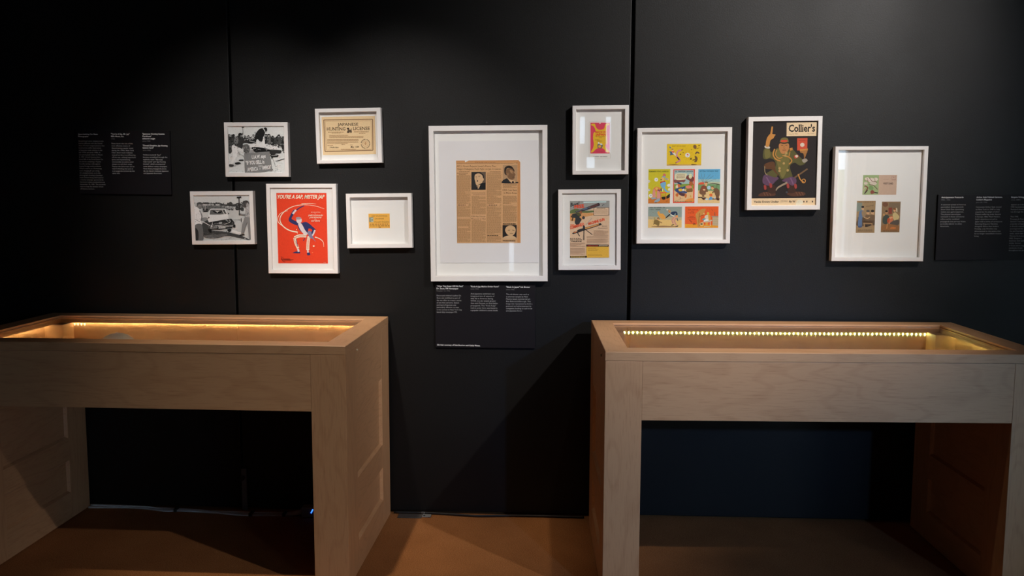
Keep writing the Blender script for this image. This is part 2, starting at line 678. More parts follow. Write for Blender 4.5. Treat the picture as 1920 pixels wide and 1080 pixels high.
# street front behind the camera: dark wall, a tall glazed door, small openings shaped for glints in the frame glass, a wide shop window
HOLES = [('glint_opening_1', 0.655, 0.735, 1.84, 2.34), ('glint_opening_2', 0.30, 0.38, 1.96, 2.34), ('glint_opening_3', 0.40, 0.52, 1.63, 1.79),
         ('glint_opening_4', -0.67, -0.59, 0.20, 0.62), ('door_1', 3.52, 3.98, 0.05, 2.40), ('window_5', 5.2, 7.2, 0.4, 2.6)]
bm = bmesh.new()
xs = sorted({-6.5, 7.5, *[h[1] for h in HOLES], *[h[2] for h in HOLES]})
for a, b_ in zip(xs[:-1], xs[1:]):
    z = 0.0
    for h in sorted([h for h in HOLES if h[1] <= a + 1e-6 and h[2] >= b_ - 1e-6], key=lambda h: h[3]):
        add_box(bm, a, b_, -9.12, -9.0, z, h[3])
        z = h[4]
    add_box(bm, a, b_, -9.12, -9.0, z, 4.0)
obj('wall_front', bm, 'dark_room_paint', None, 'structure')
for nm, x0, x1, z0, z1 in HOLES:
    bm = bmesh.new()
    w = 0.05 if x1 - x0 > 0.3 else 0.006
    add_box(bm, x0, x0 + w, -9.10, -8.98, z0, z1)
    add_box(bm, x1 - w, x1, -9.10, -8.98, z0, z1)
    add_box(bm, x0 + w, x1 - w, -9.10, -8.98, z0, z0 + w)
    add_box(bm, x0 + w, x1 - w, -9.10, -8.98, z1 - w, z1)
    if nm == 'window_5':
        for k in (0.67, 1.33):
            add_box(bm, x0 + k - .03, x0 + k + .03, -9.08, -9.0, z0 + w, z1 - w)
    fo = obj(nm, bm, 'white_frame_paint', None, 'structure')
    box('pane', 'clear_glass', fo, x0 + w, x1 - w, -9.07, -9.064, z0 + w, z1 - w)
struct('trim_1', 'white_frame_paint', 4.04, 4.16, -9.0, -8.94, 0, 2.9)
struct('ground', 'concrete', -14, 22, -30, -9.12, -0.12, -0.06)
struct('wall_brick', 'brick_red', 3.95, 4.28, -9.5, -9.13, -0.06, 0.9)
bm = bmesh.new()
bmesh.ops.create_icosphere(bm, subdivisions=4, radius=1.0)
for v in bm.verts:
    k = 1 + 0.10 * math.sin(7 * v.co.x + 3 * v.co.z) * math.cos(9 * v.co.y + 5 * v.co.z) + rnd.uniform(-.05, .05)
    v.co = Vector((v.co.x * 4.5 * k, v.co.y * 0.8 * k, max(-0.6, v.co.z) * 1.1 * k))
hd = obj('hedge', bm, 'hedge_green')
hd.location = (6.5, -15.0, 0.56)
tag(hd, 'clipped green hedge outdoors beyond the glazed door, seen mirrored in frame glass', 'hedge')

# ------------------------------------------------------------------ display cases
CL, CD, CH, RIM, APR, LEG = 1.389, 0.6915, 0.820, 0.028, 0.601, 0.1165


XI = 0.047
CUTS = []


def mitred_rail(L, prof, close=True):
    """prism along x with both ends mitred: a point d inward from the outer edge spans d..L-d"""
    bm = bmesh.new()
    A = [bm.verts.new((d, d, z)) for d, z in prof]
    B = [bm.verts.new((L - d, d, z)) for d, z in prof]
    n = len(prof)
    for i in range(n):
        j = (i + 1) % n
        bm.faces.new((A[i], A[j], B[j], B[i]))
    bm.faces.new(A[::-1])
    bm.faces.new(B)
    bmesh.ops.recalc_face_normals(bm, faces=bm.faces)
    return bm


LED_DOWN = {}


def down_strip(c, p0, p1, top, mat='led_warm'):
    """adhesive light strip on the underside of a lid rail, diodes facing down"""
    d = Vector(p1) - Vector(p0)
    L = d.length
    ax = abs(d.x) > abs(d.y)
    hx, hy = (L / 2, 0.0025) if ax else (0.0025, L / 2)
    cx, cy = (p0[0] + p1[0]) / 2, (p0[1] + p1[1]) / 2
    st = box('led_strip', 'led_tape', c, cx - hx, cx + hx, cy - hy, cy + hy, top - 0.0011, top - 0.0004)
    if mat not in LED_DOWN:
        bmz = bmesh.new()
        add_box(bmz, -0.0024, 0.0024, -0.0024, 0.0024, -0.0010, 0, 0.0003)
        o = obj('led', bmz, mat, st)
        LED_DOWN[mat] = o.data
        bpy.data.objects.remove(o)
    n = int(L / 0.01655)
    for i in range(n):
        o = bpy.data.objects.new('led', LED_DOWN[mat])
        COL.objects.link(o)
        o.parent = st
        q = (i + 0.5) / n
        o.location = (p0[0] + d.x * q, p0[1] + d.y * q, top - 0.0011)
    return st


def make_case(name, label, loc, rz, led_kind):
    c = thing(name, label, 'display case', loc, (0, 0, rz))
    top = CH - RIM
    # end frames: stiles and rails with sunk panels on both faces
    for s in (0, 1):
        x0 = s * (CL - LEG)
        x1 = x0 + LEG
        xo = x0 if s == 0 else x1
        xn = x0 + XI - 0.004 if s == 0 else x1 - XI + 0.004
        for ya, yb, yn in ((0.0, 0.142, 0.045), (CD - 0.135, CD, CD - 0.045)):
            # post is full below, cut to an angle round the box above the deck
            bm = bmesh.new()
            add_box(bm, x0, x1, ya, yb, 0.004, top - 0.0012, 0.0015)
            cut = bmesh.new()
            xc0, xc1 = (xn, x1 + 0.05) if s == 0 else (x0 - 0.05, xn)
            yc0, yc1 = (yn, yb + 0.05) if ya == 0 else (ya - 0.05, yn)
            add_box(cut, xc0, xc1, yc0, yc1, APR + 0.003, top + 0.05)
            obj_ = obj('stile', bm, 'maple_along_z', c)
            tool = obj('tool', cut, None)
            md = obj_.modifiers.new('cut', 'BOOLEAN')
            md.operation, md.object, md.solver = 'DIFFERENCE', tool, 'EXACT'
            CUTS.append((obj_, tool))
        for z0, z1 in ((0.004, 0.110), (0.242, 0.333)):
            box('rail', 'maple_along_y', c, x0 + 0.0006, x1 - 0.0006, 0.1422, CD - 0.1352, z0, z1, 0.0)
        prof_ = [(x0 + 0.0006, 0.596), (x1 - 0.0006, 0.596), (x1 - 0.0006, APR + 0.003), (xn, APR + 0.003), (xn, top - 0.0012), (x0 + 0.0006, top - 0.0012)]
        if s:
            prof_ = [(x0 + 0.0006, 0.596), (x1 - 0.0006, 0.596), (x1 - 0.0006, top - 0.0012), (xn, top - 0.0012), (xn, APR + 0.003), (x0 + 0.0006, APR + 0.003)]
        bm = bmesh.new()
        A = [bm.verts.new((px, 0.1422, pz)) for px, pz in prof_]
        B = [bm.verts.new((px, CD - 0.1352, pz)) for px, pz in prof_]
        for q in range(6):
            bm.faces.new((A[q], A[(q + 1) % 6], B[(q + 1) % 6], B[q]))
        bm.faces.new(A[::-1])
        bm.faces.new(B)
        bmesh.ops.recalc_face_normals(bm, faces=bm.faces)
        obj('rail', bm, 'maple_along_y', c)
        for z0, z1 in ((0.110, 0.242), (0.333, 0.596)):
            bm = bmesh.new()
            add_box(bm, x0 + 0.0115, x1 - 0.0115, 0.142, CD - 0.135, z0 - 0.002, z1 + 0.002)
            # chamfered inner edges (the lit slivers beside each sunk panel)
            for xa, xb in ((x0 + 0.0115, x0 + 0.0012), (x1 - 0.0115, x1 - 0.0012)):
                y0, y1 = 0.1425, CD - 0.1355
                q = 0.007
                o_ = [(xb, y0, z0), (xb, y1, z0), (xb, y1, z1), (xb, y0, z1)]
                i_ = [(xa, y0 + q, z0 + q), (xa, y1 - q, z0 + q), (xa, y1 - q, z1 - q), (xa, y0 + q, z1 - q)]
                O = [bm.verts.new(p) for p in o_]
                I = [bm.verts.new(p) for p in i_]
                for k in range(4):
                    bm.faces.new((O[k], O[(k + 1) % 4], I[(k + 1) % 4], I[k]))
            bmesh.ops.recalc_face_normals(bm, faces=bm.faces)
            obj('sunk_panel', bm, 'maple_along_y', c)
    # aprons
    box('apron', 'maple_along_x', c, LEG + 0.0003, CL - LEG - 0.0003, 0.0006, 0.024, APR, top - 0.0012, 0.001)
    box('apron', 'maple_along_x', c, LEG + 0.0003, CL - LEG - 0.0003, CD - 0.024, CD - 0.0006, APR, top - 0.0012, 0.001)
    # box inside: deck, liners, corner posts
    di = 0.062
    box('deck', 'maple_along_x', c, XI, CL - XI, 0.0465, CD - 0.0465, APR + 0.0045, APR + 0.020)
    for y0, y1 in ((0.0465, 0.056), (CD - 0.056, CD - 0.0465)):
        box('liner', 'maple_along_x', c, XI, CL - XI, y0, y1, APR + 0.021, top - 0.002)
    for sx, sy in ((0, 0), (0, 1), (1, 0), (1, 1)):
        bm = bmesh.new()
        xa = XI if sx == 0 else CL - XI
        ya = 0.0565 if sy == 0 else CD - 0.0565
        dx, dy = (0.055 if sx == 0 else -0.055), (0.055 if sy == 0 else -0.055)
        tri = [(xa, ya), (xa + dx, ya), (xa, ya + dy)]
        A = [bm.verts.new((p[0], p[1], APR + 0.021)) for p in tri]
        B = [bm.verts.new((p[0], p[1], top - 0.003)) for p in tri]
        for k in range(3):
            bm.faces.new((A[k], A[(k + 1) % 3], B[(k + 1) % 3], B[k]))
        bm.faces.new(A[::-1])
        bm.faces.new(B)
        bmesh.ops.recalc_face_normals(bm, faces=bm.faces)
        obj('corner_post', bm, 'maple_along_z', c)
    # lid: four mitred rails round a pane
    prof = [(0, 0), (0, 0.0265), (0.0015, RIM), (0.076, RIM), (0.076, 0.0215), (0.068, 0.0215), (0.068, 0.0185), (0.080, 0.0185), (0.080, 0)]
    for k in range(4):
        L = CL if k % 2 == 0 else CD
        bm = mitred_rail(L, prof)
        mtx = [Matrix.Identity(4), Matrix.Translation((CL, 0, 0)) @ Matrix.Rotation(math.pi / 2, 4, 'Z'),
               Matrix.Translation((CL, CD, 0)) @ Matrix.Rotation(math.pi, 4, 'Z'),
               Matrix.Translation((0, CD, 0)) @ Matrix.Rotation(-math.pi / 2, 4, 'Z')][k]
        bm.transform(Matrix.Translation((0, 0, top)) @ mtx)
        obj('lid_rail', bm, 'maple_along_x' if k % 2 == 0 else 'maple_along_y', c)
    box('lid_glass', 'clear_glass', c, 0.0685, CL - 0.0685, 0.0685, CD - 0.0685, top + 0.0187, top + 0.0213)
    # little brass pins on the ends below the lid
    for xs_ in (0, CL):
        bm = bmesh.new()
        add_cyl(bm, (xs_ - 0.004, 0.155, top - 0.012), (xs_ + 0.004, 0.155, top - 0.012), 0.004, seg=12)
        obj('lid_pin', bm, 'pale_brass', c)
    # light strip and its diodes
    n_led = 0
    if led_kind == 'forward':
        y = CD - 0.0562
        st = box('led_strip', 'led_tape', c, XI + 0.056, CL - XI - 0.056, y - 0.0022, y - 0.0002, top - 0.0165, top - 0.0045)
        xx = XI + 0.060
        P = []
        while xx < CL - XI - 0.06:
            P.append((xx, y - 0.0022))
            xx += 0.01655
        st['label'] = 'strip of tiny yellow light diodes under the rear rail'
        bmz = bmesh.new()
        add_box(bmz, -0.0020, 0.0020, -0.0020, 0, -0.0030, 0.0030, 0.0007)
        first = None
        for (px, py) in P:
            if first is None:
                first = obj('led', bmz, 'led_yellow', st)
                o = first
            else:
                o = first.copy()
                COL.objects.link(o)
                o.parent = st
            o.location = (px, py, top - 0.0105)
        down_strip(c, (CL - XI - 0.004, 0.13), (CL - XI - 0.004, CD - 0.13), top, 'led_yellow')
        down_strip(c, (XI + 0.06, 0.0600), (CL - XI - 0.06, 0.0600), top, 'led_yellow')
    else:
        y = CD - 0.0570
        st = down_strip(c, (XI + 0.06, y - 0.0030), (CL - XI - 0.06, y - 0.0030), top)
        down_strip(c, (XI + 0.06, 0.0600), (CL - XI - 0.06, 0.0600), top)
        down_strip(c, (XI + 0.004, 0.13), (XI + 0.004, CD - 0.13), top)
        down_strip(c, (CL - XI - 0.004, 0.13), (CL - XI - 0.004, CD - 0.13), top)
        # the few diodes that turn the corner and face the room
        for k in range(5):
            bmf = bmesh.new()
            add_box(bmf, -0.0018, 0.0018, -0.0016, 0, -0.0022, 0.0022, 0.0006)
            o = obj('led', bmf, 'led_corner', st)
            o.location = (XI + 0.062 + 0.0140 * k, y - 0.0004, top - 0.009)
    return c


make_case('display_case', 'pale maple glass-topped display case with warm light, at the left below the red poster',
          (-2.0699, -0.6960, 0), -0.01337, 'down')
make_case('display_case', 'pale maple glass-topped display case with a row of bare yellow diodes, at the right',
          (0.1559, -0.7645, 0), 0.02669, 'forward')

bpy.context.view_layer.update()
dg = bpy.context.evaluated_depsgraph_get()
for o, tool in CUTS:
    me = bpy.data.meshes.new_from_object(o.evaluated_get(dg))
    o.modifiers.clear()
    o.data = me
for o, tool in CUTS:
    bpy.data.objects.remove(tool)

# white cap inside the left case
cap = thing('cap', 'white six-panel cotton cap inside the left display case', 'cap', (-1.690, -0.215, 0.6215))
bm = bmesh.new()
R_, H_ = 0.088, 0.150
for k in range(12):
    pass
rings = []
for i in range(9):
    t = i / 8 * math.pi / 2
    r = R_ * max(math.cos(t), 0.02) ** 0.75
    z = H_ * math.sin(t) ** 0.9
    rings.append([bm.verts.new((r * math.cos(a * math.tau / 36) * (1 - .02 * (a % 6 == 0)), r * 1.05 * math.sin(a * math.tau / 36) * (1 - .02 * (a % 6 == 0)), z)) for a in range(36)])
for i in range(8):
    for a in range(36):
        bm.faces.new((rings[i][a], rings[i][(a + 1) % 36], rings[i + 1][(a + 1) % 36], rings[i + 1][a]))
bm.faces.new(rings[-1])
obj('crown', bm, 'white_cotton', cap, smooth=True)
bm = bmesh.new()
A, B = [], []
for k in range(15):
    a = -math.pi * 0.92 + k / 14 * math.pi * 0.84
    A.append((R_ * math.cos(a), R_ * 1.05 * math.sin(a), 0.012))
    B.append((R_ * 1.02 * math.cos(a), R_ * 1.05 * math.sin(a) - 0.065 * math.sin(k / 14 * math.pi) ** 0.7, 0.006))
for z in (0, 0.003):
    VA = [bm.verts.new((p[0], p[1], p[2] + z)) for p in A]
    VB = [bm.verts.new((p[0], p[1], p[2] + z)) for p in B]
    for k in range(14):
        bm.faces.new((VA[k], VA[k + 1], VB[k + 1], VB[k]))
bmesh.ops.recalc_face_normals(bm, faces=bm.faces)
obj('visor', bm, 'white_cotton', cap, smooth=True)
bm = bmesh.new()
bmesh.ops.create_uvsphere(bm, u_segments=12, v_segments=8, radius=0.006)
bm.transform(Matrix.Translation((0, 0, H_ + 0.001)) @ Matrix.Diagonal((1, 1, .6, 1)))
obj('button', bm, 'white_cotton', cap, smooth=True)

# ------------------------------------------------------------------ framed pictures


def frame(name, label, c, w, h, roll, depth, rec, inner, group=None, flush=False):
    """box frame hung on the wall: origin at its centre on the wall face"""
    f = thing(name, label, 'picture frame', (c[0], 0, c[1]), (0, -math.radians(roll), 0), group)
    x0, x1, z0, z1 = -w / 2, w / 2, -h / 2, h / 2
    l, r, b_, t = inner
    bm = bmesh.new()
    bev = 0.0012
    yb, yf = -0.0015, -depth
    loops = []
    for (a, bb, cc, d, y) in ((x0, x1, z0, z1, yb), (x0, x1, z0, z1, yf + bev), (x0 + bev, x1 - bev, z0 + bev, z1 - bev, yf),
                              (l - bev, r + bev, b_ - bev, t + bev, yf), (l, r, b_, t, yf + bev), (l, r, b_, t, yb)):
        loops.append([bm.verts.new(p) for p in ((a, y, cc), (bb, y, cc), (bb, y, d), (a, y, d))])
    for A, B in zip(loops, loops[1:] + loops[:1]):
        for k in range(4):
            bm.faces.new((A[k], A[(k + 1) % 4], B[(k + 1) % 4], B[k]))
    bmesh.ops.recalc_face_normals(bm, faces=bm.faces)
    obj('moulding', bm, 'white_frame_paint', f)
    ym = -depth + rec
    box('mat_board', 'white_mat_board', f, l + .0004, r - .0004, ym, ym + 0.004, b_ + .0004, t - .0004)
    yg = -depth + 0.0022
    box('glazing', 'clear_glass', f, l + .0003, r - .0003, yg, yg + 0.0016, b_ + .0003, t - .0003)
    f['face'] = ym
    return f


def sheet(name, f, bx, color, quad, layer=0, thick=0.0004, label=None):
    """a paper piece mounted in a frame plus the pen to print on it"""
    l, r, b_, t = bx
    y = f['face'] - layer * 0.0006
    bm = bmesh.new()
    add_box(bm, l, r, y - thick, y - 0.00005, b_, t)
    me = bpy.data.meshes.new(name)
    bm.to_mesh(me)
    bm.free()
    at_ = me.color_attributes.new('ink', 'FLOAT_COLOR', 'CORNER')
    cc = ink(color)
    at_.data.foreach_set('color', [*cc, 1.0] * len(me.loops))
    p = link(name, me, 'printed_ink', f)
    if label:
        p['label'] = label
    return p, Ink(bx, quad, y - thick)


GF = 'white framed pictures on the black wall'

# --- photograph of a crowd at a wrecked car
f = frame('picture_frame', 'white frame with a black and white photo of a crowd and a hand-lettered sign', (-1.1862, 1.4802), .2547, .2123, .08, .030, .006, (-.1130, .1112, -.0903, .0908), GF)
p, k = sheet('photograph', f, (-.1129, .1111, -.0902, .0907), 214, [(155, 155), (1098, 152), (175, 935)])
k.rect(150, 150, 1120, 300, 224)
k.rect(150, 560, 1120, 940, 212)
k.blob([(160, 300), (200, 295), (245, 290), (270, 330), (265, 430), (235, 480), (215, 590), (165, 590)], 62)
for x, y, g in ((250, 305, 40), (195, 310, 150), (440, 325, 120), (500, 325, 60), (585, 305, 130), (560, 350, 40)):
    k.ell(x, y, 20, 24, g)
k.blob([(410, 350), (470, 340), (560, 330), (600, 330), (640, 380), (500, 395), (410, 400)], 58)
k.blob([(770, 330), (800, 290), (850, 290), (890, 330), (910, 320), (950, 340), (1010, 290), (1050, 340), (1105, 330), (1110, 590), (1070, 560), (1050, 480), (960, 480), (880, 470), (780, 460)], 66)
for x, y, w_, g in ((815, 380, 34, 40), (850, 360, 34, 110), (905, 400, 30, 34), (1020, 400, 40, 78), (1085, 450, 26, 30)):
    k.ell(x, y, w_, 85, g)
for x, y in ((797, 305), (840, 305), (908, 335), (1015, 315)):
    k.ell(x, y, 16, 20, 165)
    k.ell(x, y - 14, 19, 13, 30)
k.grit(170, 320, 265, 560, 45, 6, 16, (30, 46, 80, 110, 60), 1.2)
k.grit(420, 320, 600, 400, 40, 5, 14, (36, 60, 100, 150, 190), 1.1)
k.grit(780, 320, 1105, 540, 130, 5, 16, (26, 40, 70, 95, 120, 50), 1.5)
k.grit(165, 600, 440, 930, 70, 4, 16, (226, 200, 190, 232, 180), 0.5)
k.grit(890, 560, 1105, 930, 60, 4, 16, (226, 200, 222, 232, 186), 0.5)
k.stroke([(400, 165), (412, 240), (405, 300)], 7, 90)
k.ell(410, 168, 22, 9, 50)
k.blob([(430, 400), (520, 380), (650, 385), (640, 440), (520, 440)], 40)
k.blob([(500, 470), (640, 430), (800, 450), (960, 490), (1080, 545), (960, 545), (840, 530), (700, 505), (600, 520)], 214)
k.poly([(510, 390), (640, 390), (635, 440), (520, 432)], 24)
k.stroke([(515, 395), (640, 425)], 9, 190)
k.blob([(640, 380), (690, 370), (680, 450), (640, 450)], 225)
k.blob([(735, 330), (770, 330), (778, 470), (740, 450)], 220)
k.blob([(560, 505), (700, 505), (860, 545), (960, 560), (940, 610), (700, 600), (590, 570)], 18)
k.blob([(870, 560), (1050, 555), (1040, 605), (960, 610), (900, 700), (880, 640)], 40)
k.blob([(880, 630), (1000, 630), (990, 665), (890, 665)], 20)
k.stroke([(890, 645), (990, 640)], 8, 180)
k.blob([(410, 470), (500, 460), (520, 590), (440, 610), (420, 540)], 92)
k.blob([(520, 560), (580, 550), (590, 600), (520, 610)], 150)
k.blob([(605, 350), (625, 280), (680, 205), (740, 185), (780, 225), (775, 290), (755, 330), (735, 400), (690, 400), (660, 370), (610, 375)], 26)
k.ell(790, 205, 30, 34, 22)
k.blob([(755, 195), (785, 215), (780, 240), (760, 225)], 205)
k.stroke([(560, 365), (580, 330), (600, 360)], 16, 200)
k.blob([(265, 400), (300, 330), (345, 300), (410, 330), (420, 400), (490, 400), (480, 425), (410, 440), (400, 520), (350, 540), (290, 500), (262, 450)], 52)
k.blob([(260, 380), (300, 330), (330, 340), (330, 430), (280, 450)], 120)
k.ell(365, 290, 34, 26, 24)
k.ell(385, 315, 18, 20, 120)
k.stroke([(395, 290), (412, 262)], 9, 40)
k.blob([(235, 470), (300, 490), (400, 540), (400, 590), (330, 560), (310, 640), (255, 760), (200, 800), (240, 650), (220, 520)], 236)
k.stroke([(320, 560), (350, 610)], 14, 150)
k.blob([(270, 770), (340, 755), (372, 780), (300, 795)], 30)
k.blob([(180, 790), (250, 800), (240, 830), (180, 830)], 60)
k.blob([(345, 715), (415, 712), (410, 732), (345, 732)], 40)
k.stroke([(330, 610), (430, 650)], 8, 170)
k.poly([(960, 735), (1112, 690), (1112, 700), (965, 745)], 50)
k.stroke([(915, 700), (960, 825)], 6, 90)
k.stroke([(880, 910), (900, 870), (915, 890)], 10, 80)
k.poly([(430, 607), (858, 573), (906, 890), (700, 925), (440, 937)], 122)
k.grit(270, 330, 400, 520, 40, 5, 14, (30, 70, 100, 44), 1.0)
k.grit(620, 220, 770, 390, 26, 5, 12, (20, 36, 44, 30), 1.3)
k.grit(420, 480, 520, 600, 36, 5, 12, (40, 130, 170, 70, 100), 1.2)
k.grit(520, 460, 1060, 560, 60, 5, 18, (200, 226, 180, 60, 232), 0.4)
k.grit(240, 520, 330, 760, 26, 5, 14, (226, 214, 240, 200), 1.2)
k.grit(450, 600, 880, 920, 70, 3, 8, (116, 128, 132, 112), 0.6)
k.text('U.A.W. says', 560, 700, 58, 236, width=235, angle=-5, slant=.1, bold=.03)
k.text("\"IF YOU SELL in", 460, 800, 60, 236, width=315, angle=-4, bold=.03)
k.text('AMERICA', 488, 912, 62, 236, width=182, angle=-5, bold=.018)
k.text('BUILD', 678, 845, 34, 226, width=70, angle=-6)
k.text('in', 690, 880, 30, 226, width=26, angle=-6)
k.text('AMERICA"', 740, 882, 60, 236, width=150, angle=-6, bold=.03)
k.build('illustration', p)

# --- photograph of a car being hit with sledgehammers
f = frame('picture_frame', 'white frame with a black and white photo of a smashed car', (-1.3319, 1.2109), .2549, .2120, .60, .030, .006, (-.1128, .1114, -.0901, .0892), GF)
p, k = sheet('photograph', f, (-.1127, .1113, -.0900, .0891), 196, [(160, 150), (1093, 147), (202, 908)])
k.rect(140, 140, 1140, 275, 205)
k.blob([(150, 300), (260, 290), (350, 262), (480, 280), (560, 262), (700, 300), (780, 255), (830, 300), (900, 275), (980, 300), (1000, 350), (880, 345), (600, 320), (150, 330)], 66)
k.poly([(150, 292), (600, 292), (600, 314), (150, 320)], 196)
k.poly([(300, 320), (700, 330), (690, 372), (310, 420)], 108)
k.poly([(318, 370), (400, 372), (400, 428), (318, 430)], 40)
k.rect(345, 320, 356, 400, 200)
k.poly([(700, 350), (840, 345), (840, 395), (700, 400)], 150)
k.blob([(735, 385), (790, 370), (835, 390), (800, 402)], 50)
k.blob([(865, 340), (930, 335), (945, 390), (870, 395)], 48)
k.blob([(950, 350), (1000, 360), (1000, 410), (950, 400)], 60)
k.poly([(300, 430), (440, 430), (420, 560), (320, 540)], 205)
k.ell(350, 555, 60, 40, 140)
k.grit(170, 265, 1000, 345, 120, 5, 15, (50, 80, 60, 100, 150), 0.7)
k.grit(300, 320, 700, 415, 60, 5, 16, (90, 130, 70, 160), 0.5)
k.grit(700, 345, 1000, 400, 50, 4, 14, (60, 200, 120, 220, 40), 0.5)
k.grit(780, 420, 1100, 880, 90, 4, 14, (206, 190, 182, 200), 0.4)
k.stroke([(830, 555), (960, 555)], 7, 160)
k.blob([(300, 640), (420, 560), (450, 720), (700, 760), (950, 820), (1120, 900), (1000, 880), (760, 830), (560, 850), (330, 830)], 64)
k.blob([(330, 830), (560, 800), (740, 800), (600, 860), (420, 870)], 100)
k.poly([(820, 720), (1000, 790), (900, 800), (800, 760)], 214)
k.poly([(425, 395), (450, 370), (700, 372), (740, 480), (750, 545), (600, 565), (420, 600), (400, 560)], 222)
k.poly([(440, 400), (460, 385), (680, 385), (715, 460), (600, 470), (430, 470)], 96)
k.blob([(480, 400), (560, 425), (650, 405), (610, 445), (520, 440)], 24)
k.poly([(520, 400), (560, 410), (600, 400), (560, 440)], 190)
k.stroke([(640, 395), (680, 460)], 8, 220)
k.stroke([(668, 390), (712, 455)], 9, 30)
k.poly([(432, 478), (745, 474), (752, 530), (620, 552), (430, 590)], 232)
k.ell(752, 452, 9, 13, 30)
k.ell(418, 520, 10, 16, 60)
k.poly([(410, 600), (560, 575), (700, 552), (800, 538), (850, 600), (850, 660), (800, 700), (600, 725), (440, 720), (420, 650)], 40)
k.stroke([(480, 600), (490, 645), (620, 650), (770, 600), (770, 560)], 10, 190)
k.stroke([(500, 625), (700, 615)], 8, 130)
k.blob([(590, 600), (640, 595), (635, 625), (595, 628)], 170)
k.poly([(440, 672), (860, 640), (865, 668), (445, 712)], 136)
k.blob([(835, 640), (868, 645), (865, 685), (835, 685)], 26)
k.poly([(582, 668), (700, 660), (702, 700), (585, 708)], 186)
k.rect(565, 660, 578, 712, 26)
k.blob([(735, 720), (800, 715), (790, 755), (750, 755)], 16)
k.blob([(410, 715), (470, 725), (465, 775), (430, 770)], 20)
k.ell(465, 662, 16, 14, 226)
k.grit(320, 720, 820, 860, 80, 5, 18, (56, 74, 90, 110, 48), 0.5)
k.grit(420, 600, 840, 700, 70, 4, 13, (30, 60, 90, 150, 24), 0.6)
k.grit(430, 480, 740, 580, 30, 5, 16, (226, 214, 238), 0.4)
k.grit(210, 860, 1100, 905, 50, 5, 18, (200, 180, 186, 150), 0.4)
k.blob([(150, 335), (215, 345), (262, 390), (300, 480), (290, 560), (290, 640), (180, 650), (150, 640)], 212)
k.stroke([(262, 400), (300, 490), (285, 570)], 16, 120)
k.stroke([(180, 545), (270, 590)], 9, 130)
k.stroke([(300, 575), (440, 655)], 10, 226)
k.grit(180, 380, 285, 630, 30, 5, 14, (200, 222, 190, 170), 1.0)
k.ell(268, 310, 48, 52, 116)
k.grit(235, 280, 305, 350, 22, 4, 10, (90, 130, 150, 70), 1.0)
k.blob([(218, 280), (260, 258), (310, 275), (312, 295), (240, 300), (225, 340)], 70)
k.blob([(185, 650), (295, 630), (330, 760), (320, 912), (240, 912), (190, 800)], 96)
k.blob([(185, 700), (240, 740), (250, 860), (235, 912), (190, 912)], 40)
k.stroke([(925, 185), (935, 480)], 15, 42)
k.poly([(885, 172), (962, 165), (965, 186), (888, 196)], 34)
k.blob([(985, 270), (1030, 235), (1080, 245), (1098, 290), (1070, 310), (1060, 350), (1010, 340)], 62)
k.ell(1068, 305, 22, 30, 150)
k.blob([(1035, 360), (1100, 320), (1120, 520), (1030, 520), (1030, 480), (950, 470), (940, 450), (1030, 455)], 148)
k.stroke([(940, 460), (1040, 475), (1090, 440)], 20, 110)
k.ell(940, 462, 17, 16, 70)
k.grit(1035, 350, 1110, 500, 30, 4, 11, (120, 170, 100, 190), 1.0)
k.grit(990, 245, 1080, 340, 26, 4, 10, (50, 90, 110, 40), 1.0)
k.poly([(1030, 505), (1120, 520), (1130, 880), (1105, 880), (1070, 590), (1010, 790), (970, 795), (985, 650)], 118)
k.blob([(945, 815), (1010, 795), (1030, 805), (960, 826)], 26)
k.stroke([(968, 530), (970, 590)], 10, 60)
k.build('illustration', p)

# --- red song sheet
f = frame('picture_frame', 'white frame with a red song sheet of a man swinging one arm', (-1.0109, 1.1688), .2806, .3560, .16, .030, .008, (-.1252, .1242, -.1632, .1615), GF)
p, k = sheet('song_sheet', f, (-.1018, .0993, -.1382, .1417), (212, 62, 34), [(163, 157), (712, 157), (187, 928)])
CR = (246, 222, 196)
NV = (44, 48, 96)
SK = (205, 196, 200)
k.text("YOU'RE A SAP, MISTER JAP", 166, 217, 39, CR, width=520, slant=.22, bold=.03)
for pts, w_ in (([(690, 330), (600, 300), (480, 285), (360, 300), (270, 345), (215, 405), (205, 460), (240, 520), (310, 565), (400, 585)], (3, 13)),
                ([(600, 275), (520, 270), (440, 275)], (2, 6)),
                ([(290, 350), (215, 375), (180, 430), (190, 480), (240, 520)], (3, 8)),
                ([(590, 637), (640, 655), (680, 690), (688, 745)], (10, 3))):
    k.stroke(pts, w_, CR)
k.blob([(300, 455), (320, 395), (350, 345), (378, 345), (350, 400), (335, 440), (400, 475), (400, 510), (340, 490)], NV)
k.stroke([(378, 350), (420, 318), (470, 295)], (14, 10), NV)
k.stroke([(380, 340), (345, 385)], 20, SK)
k.ell(415, 455, 30, 33, SK)
k.ell(408, 432, 30, 15, (150, 140, 150))
k.blob([(400, 500), (450, 480), (500, 475), (560, 520), (595, 560), (560, 610), (540, 600), (560, 560), (520, 545), (510, 600), (470, 600), (420, 560)], NV)
k.blob([(405, 490), (440, 490), (480, 560), (510, 600), (480, 615), (430, 560)], SK)
k.stroke([(590, 560), (565, 615), (530, 620)], 17, SK)
k.stroke([(495, 625), (420, 625), (365, 645)], 32, CR)
k.stroke([(365, 645), (378, 700), (405, 760)], 28, CR)
k.stroke([(525, 630), (515, 700), (512, 780)], 32, CR)
for dx in (-8, 3):
    k.stroke([(490, 628 + dx), (420, 628 + dx), (368 + dx, 650), (382 + dx, 700), (408 + dx, 750)], 4, (196, 60, 50))
    k.stroke([(525 + dx, 640), (516 + dx, 700), (514 + dx, 770)], 4, (196, 60, 50))
k.stroke([(385, 660), (400, 740)], 6, NV)
k.blob([(345, 812), (390, 795), (425, 800), (425, 816), (380, 816)], NV)
k.blob([(505, 810), (530, 805), (540, 832), (510, 838)], NV)
